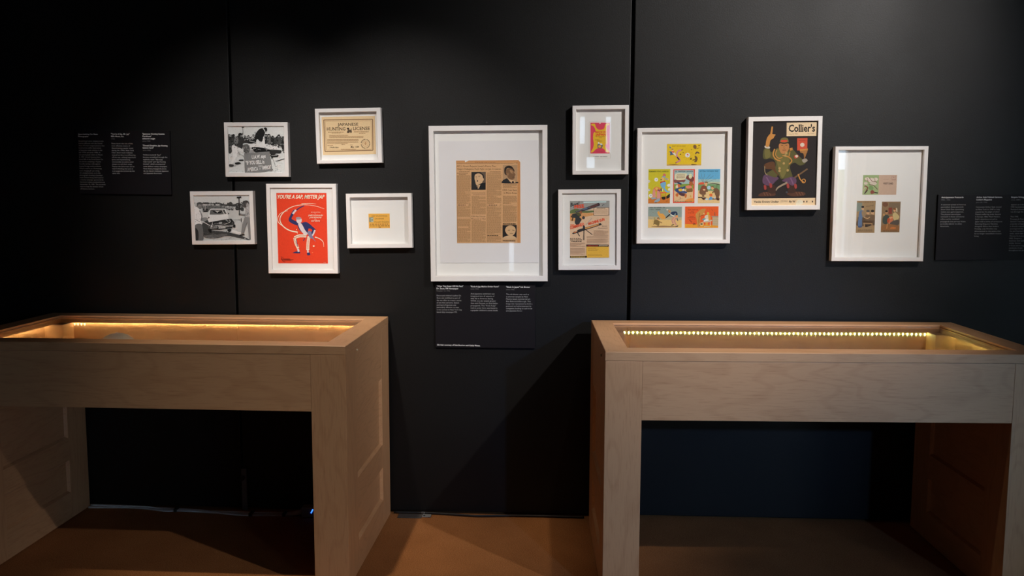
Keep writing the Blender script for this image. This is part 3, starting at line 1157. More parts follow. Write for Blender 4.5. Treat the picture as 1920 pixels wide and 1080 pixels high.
k.stroke([(405, 765), (412, 800)], 20, SK)
k.stroke([(512, 775), (515, 808)], 18, SK)
k.blob([(510, 580), (545, 575), (560, 620), (600, 690), (570, 660), (530, 640)], (120, 118, 150))
k.stroke([(480, 650), (462, 680)], 8, NV)
k.ell(578, 736, 10, 8, CR)
k.ell(388, 556, 5, 5, CR)
k.ell(396, 596, 4, 4, CR)
k.ell(565, 808, 8, 4, (230, 120, 80))
k.text('Words and Music', 543, 370, 9, CR, width=105, slant=.2)
k.text('by', 585, 385, 8, CR, width=14)
k.text('JAMES CAVANAUGH', 515, 408, 15, CR, width=160, slant=.2, bold=.02)
k.text('JOHN REDMOND', 528, 431, 14, CR, width=132, slant=.2, bold=.02)
k.text('and', 583, 447, 9, CR, width=22)
k.text('NAT SIMON', 548, 468, 14, CR, width=94, slant=.2, bold=.02)
for q in range(7):
    k.stroke([(220 + q * 14, 890 - (q == 1) * 34), (228 + q * 14, 875), (236 + q * 14, 895), (248 + q * 14, 886)], 4, (70, 24, 20))
k.stroke([(220, 850), (235, 900), (265, 912)], 4, (70, 24, 20))
k.stroke([(300, 895), (355, 885)], 4, (70, 24, 20))
k.text('ASCAP', 685, 918, 6, CR, width=28)
k.build('illustration', p)

# --- hunting licence certificate
f = frame('picture_frame', 'white frame with a tan certificate headed Japanese Hunting License', (-.8175, 1.5339), .2592, .2130, .99, .032, .018, (-.1147, .1127, -.0931, .0916), GF)
p, k = sheet('certificate', f, (-.1086, .1031, -.0724, .0759), (226, 188, 148), [(190, 200), (1022, 190), (212, 793)])
BK = (62, 46, 34)
MB = (150, 112, 78)


def quad_line(k, a, b_, w, c):
    k.stroke([a, b_], w, c, False)


cs = [(225, 246), (985, 240), (995, 722), (245, 738)]
for i in range(4):
    quad_line(k, cs[i], cs[(i + 1) % 4], 15, (140, 108, 80))
ci = [(248, 268), (964, 262), (974, 702), (266, 718)]
for i in range(4):
    quad_line(k, ci[i], ci[(i + 1) % 4], 4, MB)
k.text('JAPANESE', 442, 340, 44, BK, width=322, serif=True, bold=.012, angle=-.5)
k.text('HUNTING', 272, 412, 48, BK, width=292, serif=True, bold=.012, angle=-.5)
k.text('LICENSE', 682, 406, 48, BK, width=262, serif=True, bold=.012, angle=-.5)
k.blob([(585, 375), (620, 370), (625, 400), (655, 400), (662, 440), (640, 430), (620, 450), (590, 440), (600, 405)], (92, 76, 60))
k.stroke([(655, 370), (660, 405)], 6, BK)
for x in (592, 612, 640, 655):
    k.stroke([(x + 5, 425), (x, 452)], 10, BK)
k.ell(603, 378, 16, 8, BK)
k.greek(292, 432, 548, 442, 1, MB, 1, (14, 30), 6)
k.greek(350, 448, 500, 456, 1, MB, 1, (14, 30), 6)
k.greek(698, 426, 940, 446, 2, MB, .55, (12, 26), 5)
k.greek(775, 454, 880, 462, 1, MB, 1, (14, 30), 6)
k.greek(312, 484, 910, 532, 3, MB, .5, (12, 30), 4)
k.greek(280, 548, 782, 588, 3, MB, .5, (12, 30), 4)
k.greek(280, 596, 778, 622, 2, MB, .5, (12, 30), 4)
k.greek(505, 624, 562, 634, 1, MB, 1, (14, 30), 6)
k.greek(285, 638, 372, 646, 1, MB, 1, (14, 30), 6)
k.greek(640, 634, 676, 642, 1, MB, 1, (14, 30), 6)
k.text('Uncle Sam', 318, 684, 22, BK, width=136, slant=.35, bold=.02)
k.text('Miss', 645, 678, 22, BK, width=52, slant=.35, bold=.02)
k.text('Lib', 722, 676, 22, BK, width=52, slant=.35, bold=.02)
k.greek(500, 698, 732, 708, 1, MB, 1, (14, 30), 6)
for q in range(26):
    if q in (6, 13, 20):
        continue
    a = q / 26 * math.tau
    c_, s_ = math.cos(a), math.sin(a)
    k.stroke([(878 + 60 * c_, 620 + 62 * s_), (878 + 74 * c_, 620 + 76 * s_)], 10, (86, 66, 50), False)
k.ring(878, 620, 40, 43, MB)
k.ell(880, 615, 16, 26, (188, 148, 108))
k.build('illustration', p)

# --- small card
f = frame('picture_frame', 'white frame with a small gold card alone on wide white mat', (-.7012, 1.2018), .2603, .2154, .72, .032, .018, (-.1147, .1147, -.0913, .0923), GF)
p, k = sheet('licence_card', f, (-.0452, .0393, -.0293, .0282), (214, 160, 72), [(458, 410), (815, 410), (465, 655)])
BN = (104, 72, 40)
k.text('JAP HUNTING', 512, 460, 20, BN, width=262, serif=True)
k.text('LICENSE', 566, 506, 20, BN, width=154, serif=True)
k.poly([(468, 470), (540, 470), (545, 552), (472, 552)], (124, 134, 122))
k.poly([(498, 485), (537, 485), (541, 548), (503, 548)], (164, 172, 156))
k.ell(520, 516, 9, 12, (80, 84, 74))
k.text('Donald Simpkins', 556, 560, 22, (76, 52, 34), width=252, slant=.4)
k.greek(485, 580, 812, 594, 1, (150, 104, 50), 1, (18, 44), 12)
k.greek(480, 612, 812, 622, 1, (120, 84, 42), 1, (18, 60), 12)
k.ell(650, 638, 22, 9, (150, 100, 44))
k.build('illustration', p)

# --- newspaper page
f = frame('picture_frame', 'largest white frame with a yellowed newspaper page', (-.2684, 1.2691), .4623, .6084, .49, .034, .018, (-.2121, .2111, -.2823, .2837), GF)
box('mount_sheet', 'white_paper', f, -.1938, .1959, f['face'] - .0016, f['face'] - .0002, -.2318, .2458)
p, k = sheet('newspaper_page', f, (-.1265, .1253, -.1532, .1704), (196, 152, 110), [(220, 274), (627, 271), (227, 796)], layer=3)
TX = (146, 112, 78)
DK = (84, 64, 46)
k.poly([(220, 272), (628, 270), (628, 288), (221, 291)], (186, 134, 88))
k.poly([(610, 272), (628, 270), (629, 796), (613, 796)], (184, 130, 84))
k.poly([(276, 274), (302, 273), (278, 284)], (236, 228, 232))
k.poly([(616, 270), (629, 270), (629, 284)], (228, 220, 226))
k.stroke([(224, 292.5), (586, 292)], 1.6, (96, 66, 44))
k.greek(340, 283, 480, 287, 1, (150, 100, 62), 1, (5, 12), 4)
k.text('13', 593, 294, 9, DK, width=16)
k.text("AFL's Green Rejects Lewis's Peace Plan,", 224, 314, 10.5, DK, width=251, serif=True)
k.text('Negro Delegates Push Fight on Jim Crowism', 228, 332, 10.5, DK, width=278, serif=True)
for a in ((240, 342, 308, 1), (226, 352, 300, 1), (240, 361, 286, 1), (436, 342, 508, 1), (416, 351, 508, 1)):
    k.greek(a[0], a[1], a[2], a[1] + 3.4, 1, (112, 86, 60), 1, (5, 12), 2)
cols = [(226, 366, 314, 790), (320, 474, 411, 614), (320, 650, 411, 790), (416, 360, 510, 742), (418, 752, 510, 790), (518, 420, 608, 448), (519, 495, 609, 664)]
for x0, y0, x1, y1 in cols:
    k.greek(x0, y0, x1, y1, max(2, int((y1 - y0) / 4.3)), TX, .55, (5, 15), 2.2, .03)
for x0, y0, x1, y1 in ((228, 548, 300, 560), (420, 546, 500, 560), (320, 480, 411, 494), (228, 628, 311, 640), (232, 690, 300, 698), (522, 548, 608, 556)):
    k.rect(x0, y0, x1, y1, (196, 152, 112))
k.greek(330, 484, 410, 494, 2, (140, 106, 76), .4, (6, 20), 2)
k.greek(232, 552, 284, 556, 1, DK, 1, (8, 16), 3)
k.greek(428, 552, 490, 556, 1, DK, 1, (8, 16), 3)
k.text('OPA Cuts Rent', 516, 464, 10.5, DK, width=92, serif=True)
k.text('In More Areas', 524, 482, 10.5, DK, width=84, serif=True)
k.rect(316, 614, 411, 648, (198, 154, 114))
k.text('FDR May Discuss', 318, 630, 9, DK, width=90, serif=True)
k.text('Manpower in Chat', 317, 645, 9, DK, width=93, serif=True)
k.greek(420, 744, 494, 749, 1, DK, 1, (8, 18), 3)
# portrait of a man in a dark suit, mouth open
k.poly([(318, 345), (409, 344), (409, 457), (318, 458)], (44, 42, 42))
k.poly([(378, 345), (409, 344), (409, 420), (385, 415)], (94, 78, 66))
k.blob([(340, 355), (358, 347), (380, 352), (396, 365), (398, 385), (390, 385), (384, 368), (345, 366)], (34, 30, 30))
k.blob([(342, 362), (365, 354), (386, 366), (392, 390), (386, 412), (368, 430), (350, 428), (342, 405), (338, 385)], (196, 160, 124))
k.ell(392, 392, 4.5, 8, (200, 164, 128))
k.stroke([(344, 377), (352, 376)], 2.6, (70, 56, 48))
k.stroke([(362, 373), (375, 371)], 3, (60, 48, 42))
k.stroke([(352, 378), (350, 390), (354, 393)], 1.8, (150, 118, 90))
k.ell(356, 402, 4.4, 4.6, (60, 50, 48))
k.poly([(352, 432), (385, 414), (409, 412), (409, 457), (345, 457)], (26, 26, 28))
k.poly([(352, 434), (376, 424), (364, 450), (358, 448)], (206, 172, 134))
k.poly([(356, 436), (362, 434), (361, 448), (356, 442)], (30, 28, 28))
# portrait of a man in profile
k.poly([(517, 302), (609, 300), (609, 414), (517, 415)], (166, 132, 100))
k.blob([(526, 340), (530, 318), (550, 306), (572, 310), (586, 326), (592, 342), (584, 338), (570, 324), (545, 322), (536, 345), (542, 366), (530, 358)], (44, 36, 32))
k.blob([(540, 330), (565, 322), (584, 334), (590, 350), (598, 362), (592, 372), (592, 384), (578, 394), (556, 388), (545, 370), (536, 352)], (116, 86, 62))
k.blob([(560, 332), (580, 338), (584, 352), (570, 352)], (160, 122, 88))
k.ell(549, 360, 6, 9, (140, 104, 76))
k.stroke([(574, 346), (586, 345)], 2.6, (56, 42, 34))
k.stroke([(578, 378), (590, 377)], 2.4, (70, 50, 40))
k.blob([(517, 400), (545, 386), (570, 412), (609, 408), (609, 415), (517, 415)], (38, 36, 38))
k.poly([(548, 388), (575, 396), (592, 400), (598, 414), (574, 414)], (196, 160, 122))
k.poly([(578, 402), (586, 402), (590, 414), (574, 414)], (56, 38, 34))
k.poly([(517, 397), (544, 384), (566, 415), (517, 415)], (36, 36, 40))
# plain stand-in for the cartoon: a pale bust on black
k.greek(520, 670, 604, 675, 1, (46, 36, 28), 1, (6, 16), 2)
k.poly([(518, 680), (608, 679), (608, 768), (519, 768)], (36, 32, 32))
k.blob([(534, 710), (545, 690), (568, 682), (594, 692), (602, 714), (592, 738), (572, 750), (552, 742), (540, 728)], (192, 156, 118))
k.blob([(520, 768), (530, 754), (556, 746), (586, 748), (606, 768)], (192, 158, 122))
k.stroke([(552, 712), (566, 711)], 3, (60, 48, 40))
k.stroke([(580, 711), (594, 712)], 3, (60, 48, 40))
k.stroke([(564, 734), (584, 733)], 2.4, (80, 62, 48))
k.greek(520, 778, 604, 782, 1, (46, 36, 28), 1, (6, 16), 2)
k.build('illustration', p)

# --- pink and yellow blotter
f = frame('picture_frame', 'white frame with a small pink and yellow print, topmost at the right wall seam', (.1659, 1.5169), .2164, .2638, .50, .034, .018, (-.0934, .0932, -.1166, .1170), GF)
p, k = sheet('blotter_card', f, (-.0434, .0401, -.0701, .0719), (222, 212, 208), [(310, 300), (592, 298), (310, 783)])
k.outline(311, 301, 591, 782, 2.5, (176, 170, 166))
k.rect(328, 313, 581, 716, (206, 66, 92))
Yl = (234, 174, 46)
k.blob([(335, 345), (345, 330), (385, 330), (400, 372), (430, 402), (470, 405), (505, 390), (520, 340), (545, 322), (575, 330), (570, 345), (545, 355), (540, 420), (545, 500), (545, 590), (520, 600), (545, 650), (572, 690), (560, 706), (530, 690), (500, 655), (450, 640), (400, 660), (365, 695), (340, 704), (338, 685), (360, 650), (372, 590), (362, 520), (368, 450), (395, 425), (375, 370), (350, 352)], Yl)
k.ell(452, 322, 9, 8, (236, 226, 226))
RD = (206, 54, 48)
k.text('MADE IN', 392, 447, 22, RD, width=138, bold=.03)
k.text('JAPAN', 392, 483, 28, RD, width=138, bold=.035)
OB = (150, 96, 40)
k.greek(402, 494, 520, 500, 1, OB, 1, (8, 18), 3)
k.greek(438, 506, 480, 511, 1, OB, 1, (8, 18), 3)
k.greek(392, 534, 484, 541, 1, (120, 70, 36), 1, (8, 20), 3)
k.greek(418, 550, 482, 558, 1, (120, 70, 36), 1, (8, 20), 5)
k.blob([(420, 600), (440, 590), (470, 600), (492, 606), (476, 645), (450, 650), (424, 640)], (104, 104, 98))
k.blob([(432, 612), (455, 606), (470, 620), (456, 640), (434, 634)], (214, 158, 60))
k.blob([(428, 572), (440, 566), (448, 588), (432, 590)], (206, 204, 200))
k.blob([(450, 588), (472, 584), (486, 600), (462, 604)], (206, 208, 212))
k.greek(410, 684, 490, 689, 1, (160, 48, 74), 1, (8, 18), 4)
k.letters(365, 760, 550, 9, (96, 88, 86), 22)
k.build('illustration', p)

# --- toy gun advert
f = frame('picture_frame', 'white frame with a comic-book page advertising a toy machine gun', (.1276, 1.1702), .2432, .3150, .66, .030, .008, (-.1057, .1051, -.1400, .1416), GF)
p, k = sheet('advert_page', f, (-.0759, .0783, -.1097, .1125), (212, 180, 150), [(75, 62), (745, 57), (85, 1018)])
k.poly([(70, 60), (748, 55), (748, 165), (470, 180), (340, 240), (80, 230)], (150, 150, 148))
k.poly([(305, 70), (690, 65), (690, 85), (305, 95)], (190, 214, 226))
k.blob([(75, 230), (180, 190), (330, 225), (470, 220), (470, 250), (300, 262), (80, 270)], (96, 110, 70))
k.blob([(75, 285), (180, 262), (330, 258), (480, 268), (470, 300), (330, 330), (280, 380), (150, 400), (80, 380)], (206, 150, 98))
k.text('Boys!', 85, 155, 58, (34, 32, 36), width=150, slant=.25, angle=-10, bold=.03)
k.text('FREE', 155, 192, 54, (222, 74, 42), width=168, angle=-9, bold=.045)
k.text('a', 128, 176, 22, (40, 38, 40), width=18)
k.poly([(165, 235), (560, 92), (585, 112), (580, 140), (320, 225), (180, 258)], (62, 52, 60))
k.poly([(300, 195), (370, 165), (375, 190), (310, 215)], (70, 96, 130))
k.poly([(400, 160), (550, 108), (555, 130), (420, 185)], (96, 62, 58))
k.stroke([(180, 240), (420, 160)], 7, (120, 128, 136))
k.stroke([(620, 140), (640, 122), (658, 118)], 8, (64, 66, 74))
k.blob([(110, 290), (160, 268), (240, 262), (270, 300), (240, 330), (275, 370), (250, 420), (230, 455), (190, 460), (160, 420), (170, 350), (130, 340)], (54, 56, 58))
k.blob([(190, 280), (240, 270), (262, 285), (230, 315)], (84, 84, 52))
k.ell(308, 340, 24, 26, (60, 60, 66))
k.stroke([(95, 310), (125, 345), (115, 390)], 22, (84, 62, 44))
k.ell(262, 252, 22, 24, (150, 92, 62))
k.poly([(478, 168), (742, 165), (742, 300), (478, 305)], (66, 62, 60))
k.poly([(486, 175), (732, 172), (732, 294), (486, 298)], (216, 186, 158))
k.greek(530, 180, 680, 189, 1, (70, 56, 48), 1, (8, 22), 5)
k.greek(500, 200, 722, 286, 8, (176, 142, 116), .5, (8, 24), 4)
k.text('New', 88, 480, 30, (226, 92, 54), width=62, slant=.2, angle=-10, bold=.03)
k.text('COMMANDO', 85, 536, 46, (222, 78, 46), width=250, angle=-16, bold=.045)
k.text('MACHINE GUN', 395, 464, 42, (222, 78, 46), width=285, angle=-16, bold=.045)
k.greek(345, 440, 350, 441, 1, (150, 130, 120))
k.stroke([(345, 465), (400, 405), (450, 350)], 10, (170, 156, 150))
k.poly([(205, 545), (600, 430), (620, 460), (345, 548), (240, 585), (130, 618), (118, 604), (150, 575), (205, 570)], (50, 48, 52))
k.poly([(330, 515), (560, 447), (575, 462), (340, 535)], (206, 146, 84))
k.poly([(135, 595), (180, 570), (205, 575), (160, 600)], (196, 108, 60))
k.blob([(300, 475), (330, 478), (332, 530), (306, 530)], (50, 50, 56))
k.stroke([(318, 520), (318, 718)], 14, (50, 46, 46))
k.stroke([(350, 545), (460, 625)], 12, (50, 46, 46))
k.stroke([(205, 585), (245, 652)], 14, (50, 46, 46))
k.text('Sturdy', 620, 492, 22, (110, 92, 84), width=85, slant=.3)
k.text('Automatic!', 552, 524, 20, (110, 92, 84), width=166, slant=.3)
HD = (70, 54, 48)
k.greek(84, 684, 290, 696, 1, HD, 1, (14, 26), 12)
k.greek(84, 708, 290, 720, 1, HD, 1, (18, 60), 8)
k.greek(106, 732, 285, 745, 1, HD, 1, (18, 40), 7)
TG = (170, 138, 114)
k.greek(482, 552, 732, 650, 8, TG, .5, (10, 28), 4)
k.greek(365, 655, 730, 682, 2, TG, .5, (10, 28), 4)
k.greek(370, 695, 738, 772, 6, TG, .5, (10, 28), 4)
k.greek(85, 762, 345, 835, 7, TG, .5, (10, 28), 4)
k.greek(88, 850, 345, 968, 11, TG, .5, (10, 28), 4)
k.poly([(360, 792), (738, 792), (740, 828), (362, 830)], (56, 40, 40))
k.text('COMMANDO GUN', 376, 820, 16, (206, 70, 50), width=178, slant=.2, bold=.02)
k.greek(575, 798, 730, 822, 2, (214, 196, 172), .55, (10, 24), 5)
k.poly([(362, 828), (742, 828), (746, 1018), (366, 1018)], (222, 170, 66))
k.greek(390, 850, 720, 904, 3, (176, 130, 52), .4, (20, 60), 5)
k.greek(390, 960, 640, 990, 2, (176, 130, 52), .4, (20, 60), 5)
k.poly([(84, 988), (368, 984), (378, 1000), (368, 1014), (86, 1020)], (64, 50, 34))
k.greek(100, 996, 350, 1010, 1, (206, 168, 84), 1, (14, 34), 6)
k.build('illustration', p)

# --- six comic postcards (drawn as plain neutral figures)
f = frame('picture_frame', 'white frame with six bright comic postcards on white', (.4895, 1.3416), .3604, .4451, .49, .034, .016, (-.1630, .1637, -.2080, .2064), GF)
NB = (70, 92, 128)
SKN = (226, 170, 130)
BRN = (120, 92, 66)
p, k = sheet('postcard', f, (-.0650, .0673, .0784, .1615), (234, 182, 40), [(520, 60), (1340, 60), (517, 580)], label='yellow postcard of a kicking man')
k.poly([(517, 545), (1340, 552), (1340, 585), (510, 585)], (196, 158, 92))
k.blob([(560, 548), (700, 545), (800, 552), (680, 560)], (92, 66, 40))
k.blob([(1100, 548), (1180, 545), (1235, 560), (1120, 570)], (92, 66, 40))
k.text("KEEP 'EM FLYING!", 640, 126, 28, (116, 84, 34), width=320, slant=.1)
k.blob([(580, 235), (620, 240), (680, 262), (700, 310), (640, 320), (590, 330), (600, 290)], NB)
k.blob([(640, 262), (690, 250), (735, 320), (730, 345), (690, 320)], (226, 210, 196))
k.blob([(630, 235), (690, 240), (700, 262), (650, 268)], (206, 80, 60))
k.ell(655, 208, 24, 30, SKN)
k.ell(650, 186, 24, 14, (150, 110, 70))
k.blob([(575, 120), (600, 130), (620, 160), (590, 165)], (90, 116, 156))
k.stroke([(750, 340), (775, 240), (860, 210)], 40, (206, 142, 140))
k.stroke([(860, 210), (900, 190)], 24, (150, 110, 60))
k.stroke([(740, 345), (790, 390), (830, 450), (790, 480), (740, 510)], 40, (196, 130, 130))
k.stroke([(760, 375), (815, 440)], 30, (50, 46, 50))
k.stroke([(745, 505), (725, 520)], 22, (120, 80, 50))
k.ell(1010, 330, 56, 56, (238, 226, 222))
k.ell(1010, 320, 17, 18, (206, 70, 60))
k.ell(1000, 362, 8, 6, NB)
k.ell(1040, 345, 7, 5, NB)
for q in range(10):
    a = q / 10 * math.tau
    k.stroke([(1010 + 75 * math.cos(a), 330 + 75 * math.sin(a)), (1010 + 150 * math.cos(a), 330 + 130 * math.sin(a))], 4, (190, 140, 40))
for x, y, r_ in ((840, 308, 13), (905, 268, 9), (1100, 200, 10), (1092, 420, 20), (1280, 104, 15)):
    k.ell(x, y, r_, r_, (70, 54, 40))
k.blob([(1150, 100), (1190, 85), (1220, 120), (1210, 180), (1170, 175), (1145, 140)], (116, 84, 56))
k.stroke([(1225, 180), (1290, 155)], 12, (130, 90, 50))
k.blob([(1190, 290), (1230, 245), (1290, 275), (1280, 300), (1240, 275), (1205, 315)], (104, 80, 70))
k.blob([(1180, 350), (1230, 370), (1250, 430), (1220, 495), (1170, 490), (1195, 440)], (110, 82, 54))
k.stroke([(1130, 450), (1190, 440)], 16, (70, 54, 40))
k.build('illustration', p)

p, k = sheet('postcard', f, (-.1352, -.0512, -.0670, .0654), (196, 184, 46), [(78, 90), (598, 90), (68, 912)], label='green postcard of a bending man at a stool')
k.poly([(70, 800), (200, 760), (595, 770), (595, 915), (65, 915)], (196, 116, 50))
k.blob([(390, 760), (500, 740), (585, 680), (590, 760), (430, 825)], (46, 36, 30))
k.text('REMEMBER PEARL HARBOR!', 92, 162, 34, (92, 100, 34), width=465, slant=.05, bold=.02)
for x, y, r_ in ((262, 340, 46), (85, 380, 30), (88, 585, 28), (128, 725, 46)):
    k.ell(x, y, r_, r_, (232, 228, 218))
    k.ell(x + 6, y - 4, 12, 8, (116, 108, 110))
k.blob([(425, 215), (460, 195), (490, 220), (485, 260), (430, 262)], (196, 108, 100))
k.blob([(400, 275), (440, 255), (485, 270), (475, 290), (410, 290)], (130, 160, 190))
k.ell(415, 330, 42, 46, (238, 176, 110))
k.ell(378, 340, 14, 14, (60, 50, 46))
k.stroke([(470, 315), (545, 335)], 30, (150, 156, 180))
k.ell(550, 340, 18, 24, (230, 180, 120))
k.blob([(365, 395), (420, 380), (470, 370), (478, 410), (420, 430), (362, 430)], (200, 52, 40))
k.blob([(370, 425), (480, 400), (495, 470), (470, 540), (540, 620), (580, 620), (575, 650), (500, 640), (430, 560), (375, 500)], (112, 166, 206))
k.blob([(520, 470), (580, 440), (600, 500), (540, 510)], (228, 224, 216))
k.blob([(545, 560), (585, 545), (585, 600), (550, 600)], (228, 220, 210))
k.blob([(195, 560), (260, 510), (330, 530), (370, 580), (340, 640), (250, 620)], (214, 130, 70))
k.ell(270, 555, 30, 30, (238, 180, 100))
k.blob([(300, 580), (350, 590), (350, 640), (300, 640)], (120, 70, 90))
k.blob([(190, 570), (235, 600), (245, 770), (190, 775), (170, 700)], (208, 142, 130))
k.blob([(285, 620), (350, 640), (360, 780), (280, 790)], (208, 142, 130))
k.blob([(150, 775), (230, 770), (280, 790), (160, 815)], (140, 160, 176))
k.blob([(240, 830), (320, 790), (350, 800), (340, 850), (260, 890), (215, 880)], (140, 160, 176))
k.stroke([(230, 885), (280, 885)], 12, (60, 60, 60))
k.blob([(350, 640), (500, 640), (500, 665), (360, 670)], (224, 110, 70))
for x in (375, 490):
    k.stroke([(x, 660), (x + 5, 825)], 18, (206, 120, 56))
k.stroke([(380, 720), (490, 715)], 10, (206, 120, 56))
k.blob([(365, 560), (385, 545), (395, 610), (370, 612)], (50, 70, 60))
k.blob([(395, 570), (412, 560), (415, 620), (400, 620)], (228, 224, 216))
k.stroke([(490, 860), (540, 855)], 14, (150, 90, 50))
k.build('illustration', p)

p, k = sheet('postcard', f, (-.0391, .0433, -.0661, .0643), (214, 68, 46), [(678, 93), (1195, 93), (668, 908)], label='red-bordered postcard of running figures')
k.poly([(698, 112), (1168, 112), (1155, 882), (690, 882)], (158, 184, 186))
k.poly([(695, 450), (1162, 445), (1160, 620), (693, 620)], (128, 150, 66))
k.poly([(693, 600), (1160, 560), (1155, 882), (690, 882)], (214, 178, 134))
k.blob([(1000, 820), (1160, 790), (1155, 882), (950, 880)], (226, 140, 70))
k.blob([(690, 350), (860, 330), (970, 350), (930, 410), (880, 400), (720, 420)], (128, 78, 74))
k.blob([(975, 300), (1040, 230), (1165, 290), (1165, 360), (1130, 420), (1140, 470), (1060, 480), (1070, 380), (1000, 330)], (116, 66, 62))
k.blob([(1060, 400), (1140, 400), (1145, 470), (1080, 490)], (170, 96, 50))
k.letters(716, 160, 1155, 32, (48, 66, 76), 24)
k.blob([(735, 200), (990, 195), (995, 240), (960, 330), (880, 350), (740, 340)], (226, 208, 176))
k.letters(745, 225, 975, 18, (96, 72, 64), 14)
k.greek(750, 240, 960, 320, 4, (130, 100, 80), .5, (14, 40), 6)
k.ell(1088, 260, 40, 60, (232, 216, 176))
k.stroke([(1062, 248), (1080, 250)], 7, (104, 84, 60))
k.stroke([(1096, 250), (1114, 248)], 7, (104, 84, 60))
k.stroke([(1080, 288), (1098, 288)], 6, (130, 90, 60))
k.blob([(770, 400), (870, 430), (865, 465), (790, 440)], (40, 62, 96))
k.ell(800, 490, 46, 42, (196, 104, 64))
k.blob([(730, 510), (770, 460), (790, 540), (740, 540)], (226, 198, 176))
k.blob([(720, 580), (800, 540), (900, 520), (955, 500), (960, 545), (920, 600), (1000, 640), (990, 670), (880, 660), (820, 680), (770, 650), (720, 610)], (52, 72, 122))
k.blob([(800, 570), (880, 560), (880, 620), (820, 620)], (214, 172, 60))
k.blob([(890, 580), (930, 560), (940, 600), (900, 620)], (226, 216, 206))
k.blob([(800, 665), (900, 665), (980, 690), (940, 740), (840, 720)], (84, 54, 62))
k.blob([(735, 690), (790, 660), (795, 730), (765, 755), (730, 720)], (196, 108, 56))
k.blob([(950, 700), (1000, 700), (990, 770), (960, 775)], (196, 108, 56))
k.blob([(980, 500), (1060, 480), (1120, 510), (1130, 540), (1040, 560), (985, 540)], (222, 130, 106))
k.blob([(1000, 570), (1130, 560), (1140, 630), (1100, 640), (1000, 640)], (130, 96, 56))
k.stroke([(840, 760), (845, 810)], 14, (150, 120, 110))
k.stroke([(720, 860), (900, 790)], 7, (170, 130, 110))
k.stroke([(1090, 720), (1100, 770)], 26, (206, 166, 76))
k.greek(700, 862, 1130, 872, 1, (120, 96, 76), 1, (20, 60), 10)
k.build('illustration', p)

p, k = sheet('postcard', f, (.0568, .1408, -.0671, .0640), (96, 164, 204), [(1272, 90), (1798, 90), (1255, 910)], label='blue-sky postcard of two men in brown coats')
k.poly([(1265, 330), (1795, 330), (1790, 440), (1262, 440)], (150, 184, 186))
k.poly([(1262, 390), (1795, 400), (1790, 470), (1262, 470)], (178, 184, 160))
k.poly([(1262, 450), (1500, 440), (1790, 465), (1788, 650), (1260, 650)], (112, 148, 104))
k.poly([(1260, 600), (1790, 620), (1785, 915), (1255, 915)], (222, 186, 134))
k.text('SETTING THE RISING "SUN"', 1308, 152, 32, (44, 92, 126), width=445, bold=.02)
for x1, y1 in ((1335, 190), (1420, 200), (1560, 210), (1700, 330), (1640, 250), (1290, 260)):
    k.stroke([(1385, 420), (x1, y1)], 6, (92, 112, 132))
k.blob([(1272, 455), (1300, 412), (1380, 405), (1410, 430), (1390, 455)], (222, 84, 58))
k.blob([(1530, 440), (1640, 425), (1780, 455), (1785, 470), (1640, 445)], (72, 62, 50))
k.stroke([(1715, 460), (1710, 540)], 8, (72, 62, 50))
k.ell(1452, 450, 34, 50, (226, 164, 120))
k.blob([(1425, 420), (1450, 385), (1495, 400), (1500, 430), (1470, 420)], (134, 104, 74))
k.blob([(1330, 530), (1380, 480), (1440, 490), (1470, 540), (1500, 630), (1450, 640), (1440, 700), (1340, 700), (1290, 650)], (118, 84, 62))
k.blob([(1345, 500), (1440, 500), (1450, 560), (1350, 600)], (134, 72, 54))
k.blob([(1380, 570), (1430, 570), (1430, 600), (1390, 600)], (226, 178, 140))
k.stroke([(1380, 690), (1385, 760)], 54, (126, 96, 70))
k.blob([(1350, 780), (1440, 770), (1450, 800), (1400, 830), (1370, 820)], (90, 58, 48))
k.ell(1522, 535, 42, 46, (166, 196, 222))
k.ell(1610, 545, 36, 44, (226, 164, 120))
k.blob([(1570, 520), (1600, 495), (1640, 510), (1640, 540), (1610, 520)], (120, 96, 66))
k.blob([(1630, 570), (1700, 545), (1770, 600), (1785, 680), (1760, 750), (1690, 740), (1650, 650), (1600, 680), (1590, 650), (1640, 610)], (112, 84, 62))
k.stroke([(1720, 720), (1730, 790)], 70, (110, 80, 60))
k.blob([(1690, 800), (1760, 790), (1765, 840), (1720, 840)], (90, 56, 48))
k.stroke([(1262, 770), (1340, 770), (1400, 800)], 20, (60, 46, 40))
k.stroke([(1560, 810), (1780, 805)], 22, (60, 46, 40))
k.blob([(1530, 700), (1560, 680), (1600, 690), (1600, 740), (1545, 740)], (220, 110, 60))
k.ell(1540, 668, 14, 18, (226, 206, 84))
k.ell(1592, 665, 12, 18, (226, 206, 84))
k.blob([(1520, 800), (1560, 755), (1605, 780), (1600, 820), (1530, 830)], (92, 150, 200))
k.ell(1468, 812, 36, 24, (186, 206, 222))
k.ell(1660, 785, 24, 20, (186, 190, 206))
k.build('illustration', p)

